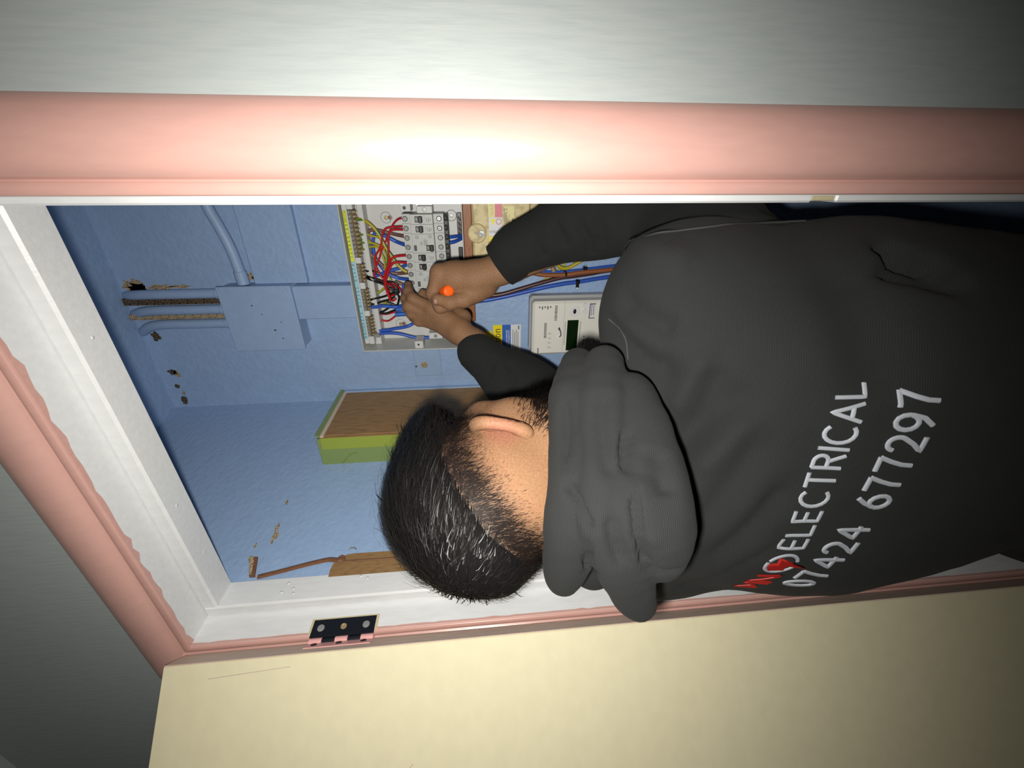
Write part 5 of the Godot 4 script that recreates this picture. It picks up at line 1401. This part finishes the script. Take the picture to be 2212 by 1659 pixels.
	# seams, stitched over
	for q in [pv([-.1109,-.2213,-.6041,-.0632,-.1782,-.4191,-.0524,-.2033,-.395,-.0486,-.2358,-.3886,-.0489,-.2913,-.4091,-.0476,-.3391,-.4139]), pv([-.1442,-.1381,-.4071,-.1576,-.1438,-.3804,-.1758,-.1518,-.3678])]:
		var up := PackedVector3Array()
		for p in curve(q, 5):
			up.append(p + coat_field.slope(p, coat_field.every) * (push.call(p, Vector3.ZERO) + 0.0004))
		obj("seam", Shape.new().tube(up, 0.0011, 6), M.stitch, hoodie)
	# ribbed cuffs
	for q in [[Vector3(-.1173, -.0887, -.7), Vector3(-.1482, -.0462, -.703), 0.043, 0.0385], [Vector3(-.3327, -.0267, -.706), Vector3(-.3037, .0073, -.713), 0.0405, 0.0355]]:
		var axis: Vector3 = q[1] - q[0]
		var l := axis.length()
		obj("cuff", Shape.new().lathe(q[0], axis, [[q[2] * 0.96, -0.005], [q[2] * 1.06, -0.002], [q[2] * 1.05, 0.001], [q[2] * 0.985, 0.004], [q[2] * 0.985, l * 0.3], [lerpf(q[2], q[3], 0.6), l * 0.7], [q[3], l], [q[3] * 0.93, l + 0.002], [q[3] * 0.88, l], [q[3] * 0.85, l - 0.015]], 40), M.cloth_rib, hoodie)
	embroidery(hoodie, coat_field, push)
	# trousers and shoes, below the picture
	put("trousers", net_mesh([nets(Field.new([[1,-.285,-1,-.415,.2,.2,.14,0,0,0], [0,-.2,-1,-.41,-.19,-1.5,-.42,.095,.075], [0,-.375,-1,-.41,-.385,-1.5,-.4,.095,.075]], 0.05), 0.016)]), M.trousers, who)
	for x in [-0.19, -0.385]:
		obj("shoe", Shape.new().ball(Vector3(x, -EY + 0.045, -0.47), 0.06, Vector3(0.8, 0.75, 2.2), 8, 14), M.shoe, who)
	# screwdriver in the right fist
	var sd := thing("screwdriver", "screwdriver with orange handle end held in the right fist", "screwdriver", Vector3(-.1853, .0404, -.69))
	var butt := Vector3(-.1831, .0401, -.681)
	var tip := Vector3(-.2512, .126, -.862)
	var ax := (tip - butt).normalized()
	obj("handle_end", Shape.new().lathe(butt, ax, [[0.0, 0.0], [0.0055, 0.0003], [0.0088, 0.0025], [0.0098, 0.007], [0.0098, 0.022]], 20), M.orange, sd, "orange domed handle end")
	obj("handle", Shape.new().lathe(butt + ax * 0.022, ax, [[0.0104, 0.0], [0.0104, 0.06], [0.006, 0.07], [0.0, 0.07]], 18), M.grip, sd)
	obj("shaft", Shape.new().cyl(butt + ax * 0.09, tip, 0.0022, 10), M.steel, sd)


# letters sewn on the back: each stroke a flattened thread ridge that follows the cloth
func embroidery(hoodie: Node3D, field: Field, push: Callable) -> void:
	var glyph := {
		"M": [0.9, [xy([0, 0, 0.06, 1, 0.45, 0.3, 0.84, 1, 0.9, 0])]], "N": [0.78, [xy([0, 0, 0, 1, 0.78, 0, 0.78, 1])]],
		"E": [0.5, [xy([0.5, 1, 0, 1, 0, 0, 0.5, 0]), xy([0, 0.52, 0.44, 0.52])]], "L": [0.5, [xy([0, 1, 0, 0, 0.5, 0])]],
		"C": [0.66, [arc(0.4, 0.5, 0.4, 0.5, 50, 310)]], "T": [0.62, [xy([0, 1, 0.62, 1]), xy([0.31, 1, 0.31, 0])]],
		"R": [0.56, [xy([0, 0, 0, 1]), xy([0, 1, 0.24, 1]) + arc(0.26, 0.75, 0.26, 0.25, 90, -90) + xy([0, 0.5]), xy([0.26, 0.5, 0.56, 0])]],
		"I": [0.06, [xy([0.03, 1, 0.03, 0])]], "A": [0.68, [xy([0, 0, 0.34, 1, 0.68, 0]), xy([0.12, 0.34, 0.56, 0.34])]],
		"0": [0.56, [arc(0.28, 0.5, 0.28, 0.5, 90, 450)]], "7": [0.58, [xy([0, 1, 0.58, 1]), xy([0.56, 1, 0.38, 0.62, 0.27, 0.3, 0.24, 0])]],
		"4": [0.62, [xy([0.46, 0, 0.46, 1, 0, 0.32, 0.62, 0.32])]], "2": [0.56, [arc(0.28, 0.73, 0.26, 0.27, 165, -30) + xy([0.3, 0.3, 0, 0, 0.56, 0])]],
		"6": [0.56, [xy([0.44, 1, 0.2, 0.72, 0.04, 0.42]) + arc(0.28, 0.3, 0.28, 0.3, 170, -190)]], "9": [0.56, [arc(0.28, 0.7, 0.28, 0.3, 0, 360) + xy([0.55, 0.6, 0.46, 0.28, 0.2, 0])]],
	}
	var emb := Node3D.new()
	emb.name = "embroidery"
	hoodie.add_child(emb, true)
	emb.position = Vector3.ZERO - hoodie.get_meta("base")
	emb.set_meta("base", Vector3.ZERO)
	var lines := [["MN@ELECTRICAL", Vector2(-0.414, -0.3005), Vector2(-0.157, -0.3235), 0.0238, 0.002, 0.23, 0.0], ["07424 677297", Vector2(-0.396, -0.344), Vector2(-0.16, -0.377), 0.029, 0.0024, 0.26, -0.009]]
	for line in lines:
		# the line of writing, as an even walk over the cloth
		var walk := PackedVector3Array()
		var dist := PackedFloat32Array()
		for i in 121:
			var q: Vector2 = line[1].lerp(line[2], i / 120.0)
			q.y += line[6] * 4.0 * (i / 120.0) * (1.0 - i / 120.0)
			var p := field.hit(Vector3(q.x, q.y, -0.08), Vector3(0, 0, -1))
			dist.append(0.0 if i == 0 else dist[-1] + p.distance_to(walk[-1]))
			walk.append(p)
		var total := 0.0
		var gap: float = line[5]
		for ch in line[0]:
			total += (1.55 if ch == "@" else 0.42 if ch == " " else glyph[ch][0]) + gap
		total -= gap
		var h: float = line[3]
		var scale := dist[-1] / total
		var x := 0.0
		for ch in line[0]:
			var w: float = 1.55 if ch == "@" else 0.42 if ch == " " else glyph[ch][0]
			var strokes := []
			var red := false
			if ch == "@":
				strokes = [[arc(0.78, 0.5, 0.6, 0.66, 75, 262), false], [arc(0.78, 0.5, 0.6, 0.66, 285, 425), false]]
				bolt(emb, field, push, walk, dist, x * scale, scale, h)
			elif ch != " ":
				for q in glyph[ch][1]:
					strokes.append([q, ch in "MN"])
			for q in strokes:
				var pts := PackedVector3Array()
				var fine := []
				for i in q[0].size() - 1:
					var m := maxi(1, int(ceil(q[0][i].distance_to(q[0][i + 1]) / 0.12)))
					for j in m:
						fine.append(q[0][i].lerp(q[0][i + 1], float(j) / m))
				fine.append(q[0][-1])
				for p in fine:
					var at: float = clampf((x + p.x) * scale, 0.0, dist[-1])
					pts.append(on_cloth(field, push, walk, dist, at, p.y * h, 0.0006))
				if pts.size() < 2:
					continue
				var mid := field.slope(pts[pts.size() / 2], field.every)
				obj("letter_stroke", Shape.new().tube(pts, line[4], 8, -1.0, 0.5, mid), M.red_thread if q[1] else M.thread, emb)
			x += w + gap


func arc(cx: float, cy: float, rx: float, ry: float, from: float, to: float) -> Array:
	var o := []
	for i in 13:
		var a := deg_to_rad(lerpf(from, to, i / 12.0))
		o.append(Vector2(cx + rx * cos(a), cy + ry * sin(a)))
	return o


func xy(a: Array) -> Array:
	var o := []
	for i in a.size() / 2:
		o.append(Vector2(a[i * 2], a[i * 2 + 1]))
	return o


# a point of the cloth, so far along the line of writing and so high above it
func on_cloth(field: Field, push: Callable, walk: PackedVector3Array, dist: PackedFloat32Array, at: float, up: float, proud: float) -> Vector3:
	var i := clampi(dist.bsearch(at), 1, 120)
	var b := walk[i - 1].lerp(walk[i], clampf((at - dist[i - 1]) / maxf(dist[i] - dist[i - 1], 1e-6), 0.0, 1.0))
	var nn := field.slope(b, field.every)
	b = field.hit(b + Vector3(0, up, 0) + Vector3(nn.x, 0, nn.z) * 0.05, -Vector3(nn.x, 0, nn.z).normalized())
	nn = field.slope(b, field.every)
	return b + nn * (push.call(b, nn) + proud)


# the flash of the emblem, a raised satin patch
func bolt(parent: Node3D, field: Field, push: Callable, walk: PackedVector3Array, dist: PackedFloat32Array, x: float, scale: float, h: float) -> void:
	var outline := xy([0.46, 0.98, 0.84, 1.12, 0.82, 0.68, 1.2, 0.74, 0.5, -0.66, 0.74, 0.28, 0.42, 0.3])
	var fine := PackedVector2Array()
	for i in outline.size():
		for j in 4:
			fine.append(outline[i].lerp(outline[(i + 1) % outline.size()], j / 4.0))
	var ids := Geometry2D.triangulate_polygon(fine)
	var top := PackedVector3Array()
	var low := PackedVector3Array()
	for p in fine:
		top.append(on_cloth(field, push, walk, dist, x + p.x * scale, p.y * h, 0.0026))
		low.append(on_cloth(field, push, walk, dist, x + p.x * scale, p.y * h, -0.001))
	var s := Shape.new()
	for i in ids.size() / 3:
		var a := top[ids[i * 3]]
		var nn := (a - low[ids[i * 3]]).normalized()
		s.tri(a, top[ids[i * 3 + 1]], top[ids[i * 3 + 2]], nn, nn, nn)
	var mid := Vector3.ZERO
	for p in top:
		mid += p / top.size()
	for i in top.size():
		var j := (i + 1) % top.size()
		s.quad(low[i], low[j], top[j], top[i], (top[i] - mid).normalized())
	obj("flash_emblem", s, M.red_thread, parent, "red lightning flash")
